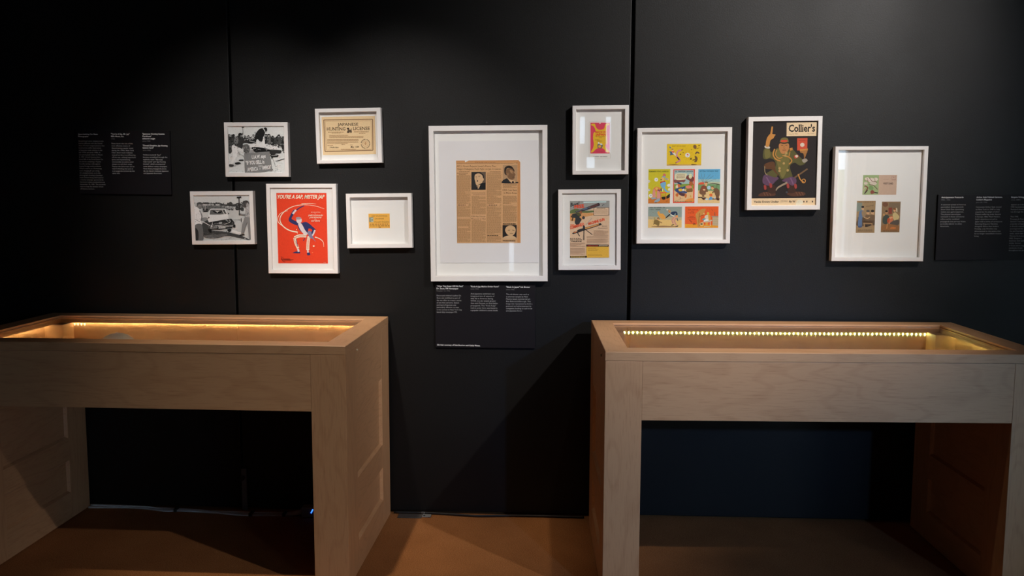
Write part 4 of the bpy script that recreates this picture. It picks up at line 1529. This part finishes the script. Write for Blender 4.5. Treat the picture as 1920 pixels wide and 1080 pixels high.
p, k = sheet('postcard', f, (-.1347, -.0045, -.1616, -.0804), (138, 152, 146), [(70, 102), (880, 102), (63, 603)], label='grey postcard of a giant boxing glove')
k.poly([(68, 330), (880, 350), (880, 430), (66, 420)], (180, 168, 136))
k.poly([(66, 400), (880, 420), (880, 605), (63, 605)], (220, 182, 116))
k.letters(105, 130, 475, 24, (46, 52, 52), 22)
k.letters(108, 178, 385, 26, (46, 56, 62), 16)
k.blob([(140, 572), (400, 555), (640, 565), (790, 570), (700, 590), (300, 590)], (150, 116, 80))
k.blob([(290, 230), (330, 205), (360, 260), (430, 270), (490, 370), (440, 400), (380, 380), (310, 300)], (230, 156, 76))
k.poly([(485, 360), (585, 265), (610, 290), (490, 385)], (46, 42, 46))
k.stroke([(585, 250), (640, 300), (700, 330)], 28, (226, 214, 200))
k.blob([(600, 260), (650, 220), (740, 215), (775, 260), (770, 300), (735, 300), (730, 250), (680, 300), (640, 290)], (46, 60, 88))
k.ell(578, 210, 28, 36, (220, 150, 90))
k.ell(530, 170, 24, 17, (226, 200, 180))
k.stroke([(555, 190), (600, 260)], 12, (150, 100, 60))
k.ell(755, 330, 32, 28, (226, 150, 90))
k.stroke([(700, 340), (650, 420), (670, 510)], 44, (206, 156, 132))
k.stroke([(740, 350), (700, 440), (750, 550)], 46, (206, 156, 132))
k.stroke([(690, 350), (640, 420), (660, 500)], 6, (150, 90, 76))
k.stroke([(735, 370), (705, 440), (745, 540)], 6, (150, 90, 76))
k.blob([(620, 545), (680, 515), (690, 530), (640, 555)], (84, 72, 60))
k.blob([(715, 578), (780, 550), (790, 565), (740, 590)], (84, 72, 60))
k.stroke([(760, 370), (785, 440)], 16, (56, 70, 92))
k.ell(310, 385, 30, 32, (116, 92, 60))
k.ell(305, 400, 20, 22, (216, 160, 110))
k.blob([(225, 410), (300, 420), (340, 460), (330, 540), (280, 540), (210, 500), (200, 460)], (128, 106, 62))
k.stroke([(225, 350), (225, 420)], 32, (170, 150, 96))
k.stroke([(330, 455), (400, 485)], 22, (150, 116, 76))
k.stroke([(215, 500), (195, 525)], 18, (96, 76, 50))
k.stroke([(310, 530), (305, 570)], 30, (128, 106, 62))
for x, y in ((185, 235), (125, 300), (135, 390), (170, 440)):
    k.ell(x, y, 7, 5, (120, 96, 66))
k.build('illustration', p)

p, k = sheet('postcard', f, (.0081, .1369, -.1627, -.0798), (224, 90, 42), [(955, 90), (1762, 90), (942, 605)], label='orange postcard of a man beside a desk')
k.poly([(945, 510), (1755, 540), (1752, 605), (942, 605)], (228, 146, 44))
k.letters(1025, 180, 1265, 22, (130, 50, 36), 12)
k.letters(1080, 215, 1165, 18, (130, 50, 36), 5)
k.letters(1025, 252, 1175, 20, (130, 50, 36), 9)
k.letters(1055, 340, 1165, 16, (130, 50, 36), 7)
k.greek(1010, 352, 1195, 366, 1, (150, 60, 40), 1, (12, 34), 6)
k.greek(1010, 382, 1200, 396, 1, (150, 60, 40), 1, (12, 34), 6)
k.letters(1045, 420, 1130, 26, (60, 40, 36), 5, 45)
k.ring(1160, 508, 14, 24, (60, 40, 36))
k.letters(1185, 525, 1210, 22, (60, 40, 36), 2)
k.blob([(1205, 280), (1280, 200), (1360, 150), (1450, 150), (1420, 230), (1430, 280), (1330, 320), (1310, 560), (1250, 575), (1225, 400)], (190, 136, 72))
k.stroke([(1300, 250), (1280, 420), (1290, 560)], 12, (120, 80, 40))
k.stroke([(1300, 330), (1400, 290)], 10, (96, 60, 36))
k.ell(1405, 262, 18, 22, (222, 160, 110))
k.blob([(1425, 330), (1480, 290), (1540, 330), (1560, 410), (1440, 400)], (206, 196, 176))
k.ell(1505, 262, 32, 36, (206, 166, 70))
k.blob([(1510, 300), (1560, 310), (1560, 430), (1520, 410)], (206, 146, 66))
k.blob([(1365, 390), (1440, 375), (1440, 420), (1380, 420)], (96, 150, 156))
k.blob([(1400, 430), (1460, 392), (1520, 420), (1530, 465), (1420, 470)], (240, 240, 240))
k.poly([(1330, 470), (1600, 410), (1600, 440), (1500, 475)], (190, 170, 150))
k.stroke([(1470, 470), (1470, 560)], 60, (222, 150, 60))
k.stroke([(1555, 450), (1555, 560)], 16, (206, 190, 160))
k.stroke([(1405, 570), (1540, 575)], 10, (190, 190, 170))
k.blob([(1305, 490), (1390, 480), (1385, 550), (1315, 550)], (214, 180, 120))
k.ell(1345, 512, 30, 16, (70, 66, 60))
k.poly([(1590, 320), (1762, 325), (1762, 345), (1590, 340)], (150, 146, 130))
k.poly([(1610, 345), (1758, 350), (1755, 560), (1610, 545)], (178, 160, 130))
for y in (400, 450, 500):
    k.stroke([(1612, y), (1755, y + 4)], 4, (150, 130, 104), False)
k.stroke([(1670, 230), (1670, 310)], 12, (80, 90, 80))
k.stroke([(1590, 160), (1625, 205)], 5, (120, 50, 40))
k.build('illustration', p)

# --- magazine cover (a plain uniformed man, dark ground)
f = frame('picture_frame', 'white frame with a dark magazine cover of a uniformed man raising one finger', (.8680, 1.4278), .2782, .3544, .59, .040, .008, (-.1210, .1236, -.1597, .1600), GF)
p, k = sheet('magazine_cover', f, (-.1209, .1235, -.1596, .1599), (42, 37, 38), [(150, 98), (843, 98), (138, 995)])
CRM = (226, 190, 156)
k.poly([(130, 918), (840, 916), (830, 1000), (125, 1000)], CRM)
k.poly([(512, 113), (832, 113), (830, 256), (512, 256)], CRM)
k.text("Collier's", 533, 209, 72, (38, 34, 36), width=282, serif=True, bold=.028)
k.text('June 20, 1942', 538, 237, 8, (84, 66, 56), width=92, serif=True)
k.text('Ten Cents', 734, 236, 8, (84, 66, 56), width=72, serif=True)
k.text('Yanks Down Under', 165, 965, 20, (56, 46, 44), width=272, serif=True, bold=.025)
k.greek(455, 944, 532, 962, 2, (130, 104, 86), .4, (8, 20), 3)
k.text('By W', 548, 964, 20, (56, 46, 44), width=68, serif=True, bold=.025)
k.blob([(640, 940), (690, 945), (690, 985), (620, 990)], (226, 206, 186))
for x in (700, 732, 792):
    k.rect(x, 948, x + 12, 966, (70, 56, 52))
OL, OL2, GD, PU, BR = (86, 82, 48), (110, 102, 58), (186, 128, 66), (92, 66, 92), (84, 54, 42)
k.blob([(215, 880), (260, 855), (330, 850), (395, 865), (390, 890), (300, 895), (230, 895)], BR)
k.blob([(520, 870), (600, 850), (700, 855), (722, 880), (680, 895), (580, 898)], BR)
for x in (270, 300, 330, 620, 650, 680):
    k.stroke([(x, 852), (x + 20, 890)], 6, (120, 80, 62))
k.blob([(310, 790), (390, 780), (400, 860), (330, 860)], (62, 42, 36))
k.blob([(545, 790), (615, 780), (610, 855), (540, 860)], (62, 42, 36))
k.blob([(258, 740), (275, 670), (350, 660), (430, 700), (400, 735), (350, 780), (290, 775)], PU)
k.blob([(470, 730), (540, 690), (610, 700), (622, 750), (580, 785), (520, 750)], PU)
k.stroke([(300, 690), (340, 760)], 14, (116, 86, 116))
k.stroke([(560, 700), (590, 770)], 14, (116, 86, 116))
k.blob([(262, 480), (268, 400), (300, 375), (330, 380), (350, 425), (420, 380), (500, 390), (570, 390), (620, 440), (680, 500), (720, 540), (660, 570), (600, 540), (550, 580), (580, 680), (560, 690), (460, 712), (430, 660), (400, 695), (320, 670), (300, 650), (390, 590), (390, 520), (340, 490), (290, 500)], OL)
k.blob([(400, 400), (480, 400), (540, 440), (540, 560), (480, 700), (440, 640), (410, 520)], OL2)
k.blob([(280, 400), (330, 400), (340, 470), (290, 490)], OL2)
k.blob([(275, 560), (330, 530), (385, 535), (400, 620), (440, 680), (400, 650), (360, 610), (290, 600)], (92, 60, 40))
k.stroke([(280, 575), (285, 640), (310, 670)], 7, (160, 140, 106))
k.blob([(280, 355), (330, 365), (330, 385), (285, 380)], (196, 186, 176))
k.blob([(290, 360), (300, 280), (330, 235), (350, 230), (385, 240), (372, 275), (340, 300), (325, 360)], GD)
k.stroke([(345, 245), (352, 200), (358, 152)], (24, 16), GD)
k.stroke([(345, 250), (392, 240)], 14, GD)
k.blob([(680, 510), (720, 495), (740, 520), (700, 540)], (150, 140, 130))
k.blob([(705, 500), (740, 400), (720, 385), (660, 400), (660, 430), (690, 440), (700, 470)], (150, 104, 60))
k.poly([(625, 279), (736, 277), (733, 405), (627, 410)], (190, 76, 54))
k.greek(642, 298, 722, 305, 1, (150, 56, 44), 1, (10, 24), 5)
k.ell(681, 350, 23, 22, (206, 190, 176))
k.stroke([(655, 405), (740, 400)], 18, GD)
k.stroke([(675, 425), (735, 425)], 14, (160, 110, 62))
k.blob([(430, 350), (450, 330), (520, 330), (540, 350), (535, 400), (500, 440), (460, 440), (436, 400)], (176, 120, 74))
k.blob([(440, 320), (455, 280), (490, 270), (525, 282), (532, 322), (486, 330)], OL2)
k.poly([(452, 296), (520, 294), (520, 318), (452, 320)], (196, 72, 50))
k.stroke([(445, 324), (485, 332), (530, 324)], 10, (40, 34, 34))
k.stroke([(455, 352), (475, 352)], 5, (76, 50, 36))
k.stroke([(500, 352), (520, 352)], 5, (76, 50, 36))
k.stroke([(487, 355), (484, 385), (494, 386)], 5, (140, 92, 58))
k.stroke([(470, 405), (505, 404)], 6, (110, 56, 46))
k.stroke([(385, 390), (370, 450), (400, 500), (450, 520)], 13, GD)
k.stroke([(410, 400), (395, 450), (430, 490), (470, 480)], 9, GD)
k.stroke([(470, 460), (540, 480), (570, 520), (540, 555)], 12, GD)
k.stroke([(540, 470), (550, 420)], 10, GD)
k.poly([(545, 385), (575, 378), (580, 405), (550, 412)], GD)
for x, y in ((510, 437), (500, 462), (485, 545), (440, 598), (528, 620), (440, 625)):
    k.ell(x, y, 13, 13, (170, 140, 90))
k.blob([(595, 465), (635, 455), (640, 480), (605, 495)], (176, 70, 56))
k.ell(621, 470, 15, 15, (206, 190, 176))
k.stroke([(405, 835), (430, 800), (525, 750)], (12, 22), (146, 130, 112))
k.stroke([(600, 700), (660, 660), (740, 605)], 16, (110, 84, 60))
k.stroke([(640, 660), (665, 720), (700, 745)], 12, GD)
k.ring(700, 735, 14, 24, GD)
for x, y in ((345, 780), (530, 785), (285, 800), (612, 790)):
    k.blob([(x - 12, y - 22), (x + 12, y - 18), (x + 16, y + 20), (x - 6, y + 24)], (150, 62, 58))
k.ell(520, 855, 12, 10, (70, 72, 80))
k.build('illustration', p)

# --- trade cards
f = frame('picture_frame', 'white frame at far right with three faded old cards', (1.2346, 1.2736), .3476, .4386, .24, .034, .016, (-.1608, .1585, -.2044, .2055), GF)
p, k = sheet('trade_card', f, (-.0609, .0666, .0362, .1113), (186, 158, 140), [(165, 73), (740, 73), (153, 410)], label='post card with a green drawing on its left half')
k.poly([(160, 73), (432, 73), (425, 410), (153, 410)], (150, 166, 120))
for q in range(8):
    k.stroke([(160, 85 + q * 7), (430, 84 + q * 7)], 2, (132, 152, 104), False)
for x, y, rx, ry, c_ in ((230, 140, 36, 32, 214), (210, 215, 34, 24, 200), (300, 160, 60, 40, 206), (380, 145, 34, 30, 208), (340, 215, 60, 30, 196)):
    k.ell(x, y, rx, ry, (c_, c_ - 14, c_ - 26))
for pts, w_, c_ in (([(180, 160), (240, 165), (250, 200)], 8, (120, 76, 70)), ([(270, 120), (320, 180), (380, 185)], 9, (110, 72, 66)), ([(190, 260), (240, 290), (200, 380)], 20, (120, 70, 62)),
                    ([(260, 240), (340, 250), (410, 320)], 10, (96, 70, 62)), ([(360, 130), (370, 180), (400, 210)], 8, (130, 96, 84)), ([(165, 330), (215, 270)], 12, (190, 150, 140)),
                    ([(240, 330), (185, 395)], 16, (60, 46, 46)), ([(350, 370), (415, 380)], 18, (56, 44, 44)), ([(225, 110), (240, 150)], 8, (90, 70, 66))):
    k.stroke(pts, w_, c_)
k.blob([(255, 280), (300, 255), (340, 290), (320, 330), (270, 320)], (116, 146, 96))
k.blob([(290, 350), (330, 330), (360, 380), (300, 395)], (130, 72, 62))
k.text('POST CARD', 510, 232, 28, (76, 62, 60), width=164, bold=.022)
k.outline(650, 92, 718, 162, 3, (150, 110, 100))
k.ell(684, 112, 10, 6, (150, 110, 100))
k.rect(655, 154, 716, 159, (130, 76, 70))
k.greek(500, 146, 600, 150, 1, (160, 132, 118), 1, (10, 20), 5)
k.build('illustration', p)

p, k = sheet('trade_card', f, (-.0803, -.0096, -.1104, .0127), (150, 124, 92), [(60, 510), (375, 510), (40, 1050)], label='brown trade card of three men at a wash tub')
k.poly([(60, 540), (150, 545), (140, 680), (55, 690)], (120, 130, 122))
k.text('Washing', 210, 618, 22, (84, 66, 54), width=130, slant=.25, angle=-12)
k.greek(90, 528, 345, 536, 1, (96, 76, 60), 1, (14, 40), 8)
k.blob([(70, 830), (100, 780), (360, 830), (355, 920), (60, 930)], (92, 74, 58))
k.ell(158, 640, 22, 32, (188, 148, 112))
k.ell(158, 612, 24, 18, (42, 36, 36))
k.blob([(100, 700), (140, 670), (180, 690), (190, 770), (150, 790), (140, 940), (80, 940), (85, 800)], (90, 112, 146))
k.blob([(140, 690), (185, 690), (185, 770), (150, 770)], (140, 118, 92))
for x, hair in ((245, 90), (322, 50)):
    k.ell(x, 715, 24, 40, (192, 152, 116))
    k.ell(x, 682, 30, 22, (hair, hair - 8, hair - 12))
    k.blob([(x - 40, 750), (x, 740), (x + 40, 760), (x + 38, 830), (x - 40, 830)], (110, 88, 68))
k.stroke([(180, 790), (240, 805), (280, 780)], 12, (186, 150, 112))
k.poly([(150, 840), (325, 860), (320, 885), (150, 870)], (80, 58, 42))
k.poly([(165, 880), (322, 885), (320, 900), (165, 895)], (166, 130, 94))
k.stroke([(180, 890), (185, 960)], 16, (160, 124, 90))
k.stroke([(312, 890), (318, 965)], 16, (160, 124, 90))
k.blob([(195, 945), (210, 915), (250, 925), (285, 910), (280, 930), (220, 950)], (50, 42, 38))
k.blob([(80, 935), (140, 930), (140, 955), (90, 960)], (70, 84, 120))
k.greek(80, 995, 330, 1006, 1, (100, 80, 66), 1, (14, 40), 8)
k.greek(70, 1018, 345, 1026, 1, (110, 88, 70), 1, (14, 40), 8)
k.build('illustration', p)

p, k = sheet('trade_card', f, (.0144, .0849, -.1081, .0098), (134, 108, 80), [(485, 522), (798, 522), (460, 1040)], label='brown trade card of a seated woman')
k.ell(540, 570, 46, 40, (112, 76, 58))
k.poly([(600, 540), (790, 545), (780, 700), (600, 700)], (118, 100, 80))
k.poly([(592, 625), (652, 620), (650, 730), (592, 735)], (128, 62, 50))
k.ell(558, 712, 20, 30, (170, 120, 84))
k.ell(558, 684, 22, 16, (44, 38, 34))
k.blob([(505, 780), (560, 740), (605, 780), (600, 830), (560, 900), (505, 890), (490, 840)], (66, 72, 66))
k.ell(515, 745, 14, 22, (186, 140, 90))
k.ell(695, 665, 22, 30, (206, 156, 116))
k.blob([(668, 650), (690, 628), (730, 640), (738, 690), (715, 670)], (130, 84, 48))
k.blob([(715, 630), (740, 640), (740, 700), (722, 690)], (190, 170, 140))
k.blob([(665, 730), (710, 705), (770, 770), (760, 810), (730, 850), (690, 840), (665, 790)], (190, 170, 122))
k.blob([(600, 790), (660, 770), (665, 830), (620, 900), (590, 880)], (190, 110, 78))
k.blob([(620, 880), (690, 840), (760, 830), (765, 900), (700, 945), (620, 935)], (84, 74, 68))
k.stroke([(600, 800), (660, 790)], 20, (200, 160, 120))
k.blob([(575, 810), (610, 805), (600, 870), (570, 870)], (168, 76, 50))
k.blob([(480, 930), (600, 900), (780, 940), (775, 1010), (470, 1010)], (140, 96, 60))
k.blob([(610, 975), (660, 950), (720, 965), (680, 985)], (190, 112, 60))
k.stroke([(570, 900), (560, 980)], 14, (186, 130, 80))
k.greek(500, 1010, 740, 1022, 1, (96, 72, 54), 1, (14, 40), 8)
k.build('illustration', p)

# ------------------------------------------------------------------ caption boards


def board(label, c, w, h, roll, quad, blocks):
    f = thing('caption_board', label, 'label', (c[0], 0, c[1]), (0, -math.radians(roll), 0), 'black caption boards on the wall')
    box('board', 'label_board_black', f, -w / 2, w / 2, -0.010, -0.0012, -h / 2, h / 2, 0.0006)
    for name, items in blocks:
        for it in items:
            k = Ink((-w / 2, w / 2, -h / 2, h / 2), quad, -0.0101)
            if it[0] == 'b':
                k.block(*it[1:-1], **it[-1])
            else:
                k.text(*it[1:-1], **it[-1])
            k.build(name, f)


WT, GY = 196, 142  # text greys differ by board to make up for weaker light there
board('black caption board of white text at the left, beside the black and white photos', (-1.7318, 1.4300), .3784, .2527, -.39,
      [(105, 105), (1350, 108), (130, 965)],
      [('heading', [
          ('t', 'Japan-bashing Car Stunt', 123, 165, 17, 205, dict(width=266, bold=.016)),
          ('t', 'Photographs', 124, 196, 17, 205, dict(width=136, bold=.016)),
          ('t', '"You\'re A Sap, Mr. Jap"', 566, 163, 19, WT + 20, dict(width=250, bold=.02)),
          ('t', 'Mills Music, Inc.', 567, 194, 19, WT + 20, dict(width=174, bold=.02)),
          ('t', '1942', 570, 226, 15, 124, dict(width=46)),
          ('t', '"Japanese Hunting License', 987, 160, 19, WT + 20, dict(width=298, bold=.02)),
          ('t', 'Certificate"', 988, 192, 19, WT + 20, dict(width=122, bold=.02)),
          ('t', 'unknown origin', 988, 222, 19, WT + 20, dict(width=168, bold=.02)),
          ('t', 'circa 1942', 990, 254, 15, 130, dict(width=104)),
          ('t', '"Donald Simpkins, Jap Hunting', 992, 316, 19, WT + 20, dict(width=332, bold=.02)),
          ('t', 'License Card"', 993, 346, 19, WT + 20, dict(width=146, bold=.02)),
          ('t', 'circa 1942', 994, 378, 15, 130, dict(width=104))]),
       ('body_text', [
           ('b', ['Several local union chapters in the', 'market affiliated with the United', 'Auto Workers staged pictures that', 'involved the willful destruction', 'of Japanese made vehicles in the',
                  'late 1970s and early 1980s. In', 'one photograph taken on March', '2, 1981 United Autoworkers', 'Local 588 of the Ford Motor Co.', 'are shown smashing a Toyota', 'Corolla during a rally against',
                  'buying foreign made products.', 'Others used it as a fundraising', 'tool, charging $1 per swing', 'of a sledgehammer, as in this', 'photograph showing a Japanese', 'made Datsun being destroyed at',
                  'a charity campaign sponsored by', 'Northern Indiana steelworkers on', 'September 10, 1981. The proceeds', 'went to help the families of laid-', 'off factory workers.'], 128, 258, 30.8, 17, 158, 348, 0.72, dict()),
           ('b', ['Sheet music was one of the', 'most effective means of', 'disseminating popular music', "during the 1940s. New York", "City's sheet music industry", 'wasted no time in profiteering', 'off the war, utilizing hyperbolic',
                  'lyrics and implementing', 'emotionally evocative cover', 'designs to sell their songs.', 'Popeye the Sailorman can be', 'heard whistling this tune in', 'a propaganda cartoon by the', 'same title.'], 572, 289, 30.9, 17, GY + 22, 322, 0.75, dict()),
           ('b', ['Violence towards "Japs"', 'became normalized through the', 'explicitly racist "Slap-a-Jap', 'Club Cards" and "Jap Hunting', 'License", which accompanied', 'some defense stamp campaigns.', 'Note these propaganda pieces',
                  'do not discern between Japanese', 'and Japanese Americans.'], 995, 440, 31, 18, GY + 26, 336, 0.75, dict())])])

board('black caption board of white text hung under the largest frame', (-.2834, .8242), .3999, .2591, .02,
      [(120, 85), (1515, 90), (122, 975)],
      [('heading', [
          ('t', '"Wipe That Sneer Off His Face"', 142, 134, 20, WT, dict(width=372, bold=.02)),
          ('t', 'Dr. Seuss, PM Newspaper', 140, 167, 20, WT, dict(width=306, bold=.02)),
          ('t', 'October 13, 1942', 140, 198, 17, 110, dict(width=188)),
          ('t', '"Krak-A-Jap Mail-in Order Form"', 616, 138, 20, WT, dict(width=396, bold=.02)),
          ('t', 'circa 1942', 616, 170, 17, 110, dict(width=116)),
          ('t', '"Made In Japan" Ink Blotter', 1110, 143, 20, WT, dict(width=334, bold=.02)),
          ('t', 'circa 1942', 1110, 176, 17, 110, dict(width=116)),
          ('t', 'On loan courtesy of Rob Buscher and Cathy Matos.', 144, 950, 21, WT + 8, dict(width=606, bold=.02, angle=.6))]),
       ('body_text', [
           ('b', ["Decorated children's author Dr.", 'Seuss was mobilized as part of', 'the war effort to create a series', "of anti-Axis cartoons. Seuss's", 'portrayal of Japanese was', 'particularly offensive, as seen', 'in the cartoon in New York City',
                  'based daily newspaper PM.'], 142, 264, 32.6, 19, GY, 352, 0.0, dict()),
           ('b', ['Anti-Japanese sentiment was', 'integrated into all aspects of', 'daily life in America during', 'WWII, to a far extent greater', 'than anti-German or Anti-Italian', 'propaganda. This "Krak-A-Jap"', 'mail-in order form was found in',
                  "a popular children's comic book."], 617, 237, 32.7, 19, GY, 380, 0.0, dict()),
           ('b', ['This ink blotter was used as', 'a salesman sample by New', 'Mexico based commercial art', 'firm Babcock & Borough. This', 'image was repurposed as both a', 'postcard and advertisement by', 'companies looking to cash in on', 'anti-Japanese fervor.'],
            1111, 242, 32.6, 19, GY, 366, 0.0, dict())])])

board('black caption board of white text at the right edge, beyond the last frame', (1.6626, 1.1861), .3973, .2517, .44,
      [(140, 105), (1570, 105), (100, 985)],
      [('heading', [
          ('t', 'Anti-Japanese Postcards', 181, 150, 19, 186, dict(width=298, bold=.02)),
          ('t', '1942 - 1943', 180, 183, 15, 112, dict(width=120)),
          ('t', 'Arthur Szyk Political Cartoon,', 654, 150, 19, 186, dict(width=348, bold=.02)),
          ('t', "Collier's Magazine", 651, 184, 19, 186, dict(width=212, bold=.02)),
          ('t', 'June 20, 1942', 648, 217, 15, 112, dict(width=152)),
          ('t', 'Empire Wringer', 1124, 152, 19, 186, dict(width=196, bold=.02)),
          ('t', 'circa 1880s', 1122, 186, 15, 112, dict(width=124))]),
       ('body_text', [
           ('b', ['A universal symbol of America', 'personified, these postcards', 'show Uncle Sam committing', 'violent acts against Japanese.', 'The physical stereotypes', 'conveyed in these caricatures', 'reflect earlier racialized', 'propaganda that portray Asians', 'as racially inferior to white', 'Americans.'],
            177, 247, 32.3, 18, 136, 340, -1.4, dict()),
           ('b', ['Cartoonist Arthur Szyk moved', 'to New York in 1940 to help', 'popularize the plight of allied', 'Powers suffering under fascism', 'in Europe. After Pearl Harbor,', "Szyk's attentions turned to", 'Japan with a series of caricatures', 'featuring Emperor Hirohito', 'alongside fellow Axis leaders.',
                  'Notably, only Hirohito was', 'dehumanized to the extent that', 'he no longer resembled a human', 'being.'], 646, 281, 32.4, 18, 136, 366, -1.6, dict()),
           ('b', ['appears as a direct', '1942 Sensational', 'Postcard showing', 'run through the', '', 'This 1942', 'Propaganda Post', 'General Tojo being', 'a laundry wringer', 'is directly related', 'accompanied the', 'Co and Peerless W', 'cards, which date', 'Chinese Exclusion', '1882. Despite a', 'between their publ', 'similar themes', 'in these pieces sug', 'continuity of anti', 'throughout this pe'],
            1121, 250, 32.3, 18, 136, 210, -1.45, dict())])])

# ------------------------------------------------------------------ small things on wall and floor
bm = bmesh.new()
add_cyl(bm, (0, 0.001, 0), (0, -0.010, 0.002), 0.0012, seg=10)
add_cyl(bm, (0, -0.010, 0.002), (0, -0.012, 0.0022), 0.0032, seg=12)
o = obj('nail', bm, 'black_rubber')
o.location = (-0.2764, 0, 1.5842)
tag(o, 'small dark nail in the wall just above the largest frame', 'nail')

t = thing('wall_outlet', 'black wall outlet plate at the right edge above the right case', 'outlet', (1.935, 0, 0.722))
box('cover_plate', 'black_rubber', t, -0.040, 0.040, -0.008, -0.0012, -0.060, 0.060, 0.002)
for z in (-0.026, 0.026):
    box('socket', 'label_board_black', t, -0.017, 0.017, -0.0105, -0.0082, z - 0.014, z + 0.014, 0.001)

t = thing('locking_bar', 'flat dark metal panel locking bar with a round knob, behind the left case', 'latch', (-1.2835, -0.002, 0.0))
box('bar', 'dark_steel', t, -0.0105, 0.0105, -0.009, -0.002, 0.001, 0.1765, 0.001)
bm = bmesh.new()
add_cyl(bm, (-0.004, -0.009, 0.140), (-0.004, -0.020, 0.140), 0.009, 0.011, seg=18)
obj('knob', bm, 'black_rubber', t)

# power adaptor with blue light, cables held by black ties
t = thing('power_adaptor', 'grey power adaptor with a small blue light beside the left case leg', 'power adaptor', (-0.968, -0.060, 0.0))
box('body', 'grey_plastic', t, -0.058, 0.058, -0.020, 0.020, 0.001, 0.043, 0.004)
bm = bmesh.new()
add_box(bm, -0.0022, 0.0022, -0.0016, 0, -0.009, 0.009, 0.0006)
bm.transform(Matrix.Translation((-0.014, -0.0198, 0.028)) @ Matrix.Rotation(math.radians(28), 4, 'Y'))
obj('indicator_light', bm, 'led_blue', t)
XA, XB = -1.945, -1.034
t = thing('cable_bundle', 'white cables bundled with black ties along the wall behind the left case', 'cable', (0, 0, 0))


def cable(pts, r=0.0042):
    bm = bmesh.new()
    add_tube(bm, spline(pts, 6), r, 8)
    return obj('cable', bm, 'white_cable', t, smooth=True)


zc = 0.0052
cable([(-1.940, -0.026, zc), (-1.86, -0.022, zc), (-1.75, -0.020, zc), (-1.66, -0.035, zc), (-1.60, -0.050, zc), (-1.562, -0.044, zc), (-1.50, -0.046, zc), (-1.42, -0.054, zc), (-1.30, -0.062, zc), (-1.236, -0.066, zc), (-1.17, -0.063, zc), (-1.085, -0.060, zc), (-1.030, -0.060, 0.016)])
cable([(-1.935, -0.017, zc + .006), (-1.80, -0.016, zc + .006), (-1.70, -0.018, zc + .004), (-1.64, -0.026, zc), (-1.60, -0.034, zc), (-1.562, -0.034, zc), (-1.50, -0.038, zc), (-1.42, -0.045, zc), (-1.30, -0.051, zc + .002), (-1.236, -0.055, zc + .002), (-1.17, -0.052, zc + .002), (-1.085, -0.050, zc + .002), (-1.030, -0.052, 0.022)])
cable([(-1.68, -0.022, zc), (-1.62, -0.020, zc), (-1.562, -0.025, zc), (-1.47, -0.032, zc), (-1.38, -0.056, zc), (-1.30, -0.074, zc), (-1.236, -0.076, zc), (-1.17, -0.073, zc), (-1.085, -0.069, zc), (-1.030, -0.066, 0.014)])
for x, y0, y1, w_ in ((-1.562, -0.052, -0.018, .0065), (-1.236, -0.084, -0.046, .0075), (-1.100, -0.078, -0.042, .0065)):
    box('cable_tie', 'black_rubber', t, x - w_, x + w_, y0, y1, 0.0006, 0.0145, 0.002)

bm = bmesh.new()
add_tube(bm, spline([(-0.66, -0.012, .006), (-0.50, -0.014, .006), (-0.36, -0.030, .006), (-0.30, -0.034, .006), (-0.18, -0.024, .006), (-0.02, -0.022, .006), (0.12, -0.026, .006)], 6), 0.0045, 8)
o = obj('black_cable', bm, 'black_rubber', smooth=True)
tag(o, 'thin black cable lying along the wall base between the two cases', 'cable')

t = thing('floor_plate', 'dark metal floor plate with a lighter clip at the wall foot between the cases', 'bracket', (-0.585, -0.040, 0.0))
box('plate', 'grey_tape', t, -0.052, 0.046, -0.022, 0.020, 0.0006, 0.0035, 0.001)
box('clip', 'grey_plastic', t, 0.047, 0.082, -0.010, 0.018, 0.0006, 0.0045, 0.001)
bm = bmesh.new()
add_cyl(bm, (0.055, -0.001, 0.004), (0.055, -0.001, 0.0065), 0.004, seg=12)
obj('screw', bm, 'black_rubber', t)
box('glide', 'bright_steel', t, 0.040, 0.054, 0.019, 0.028, 0.006, 0.012, 0.001)
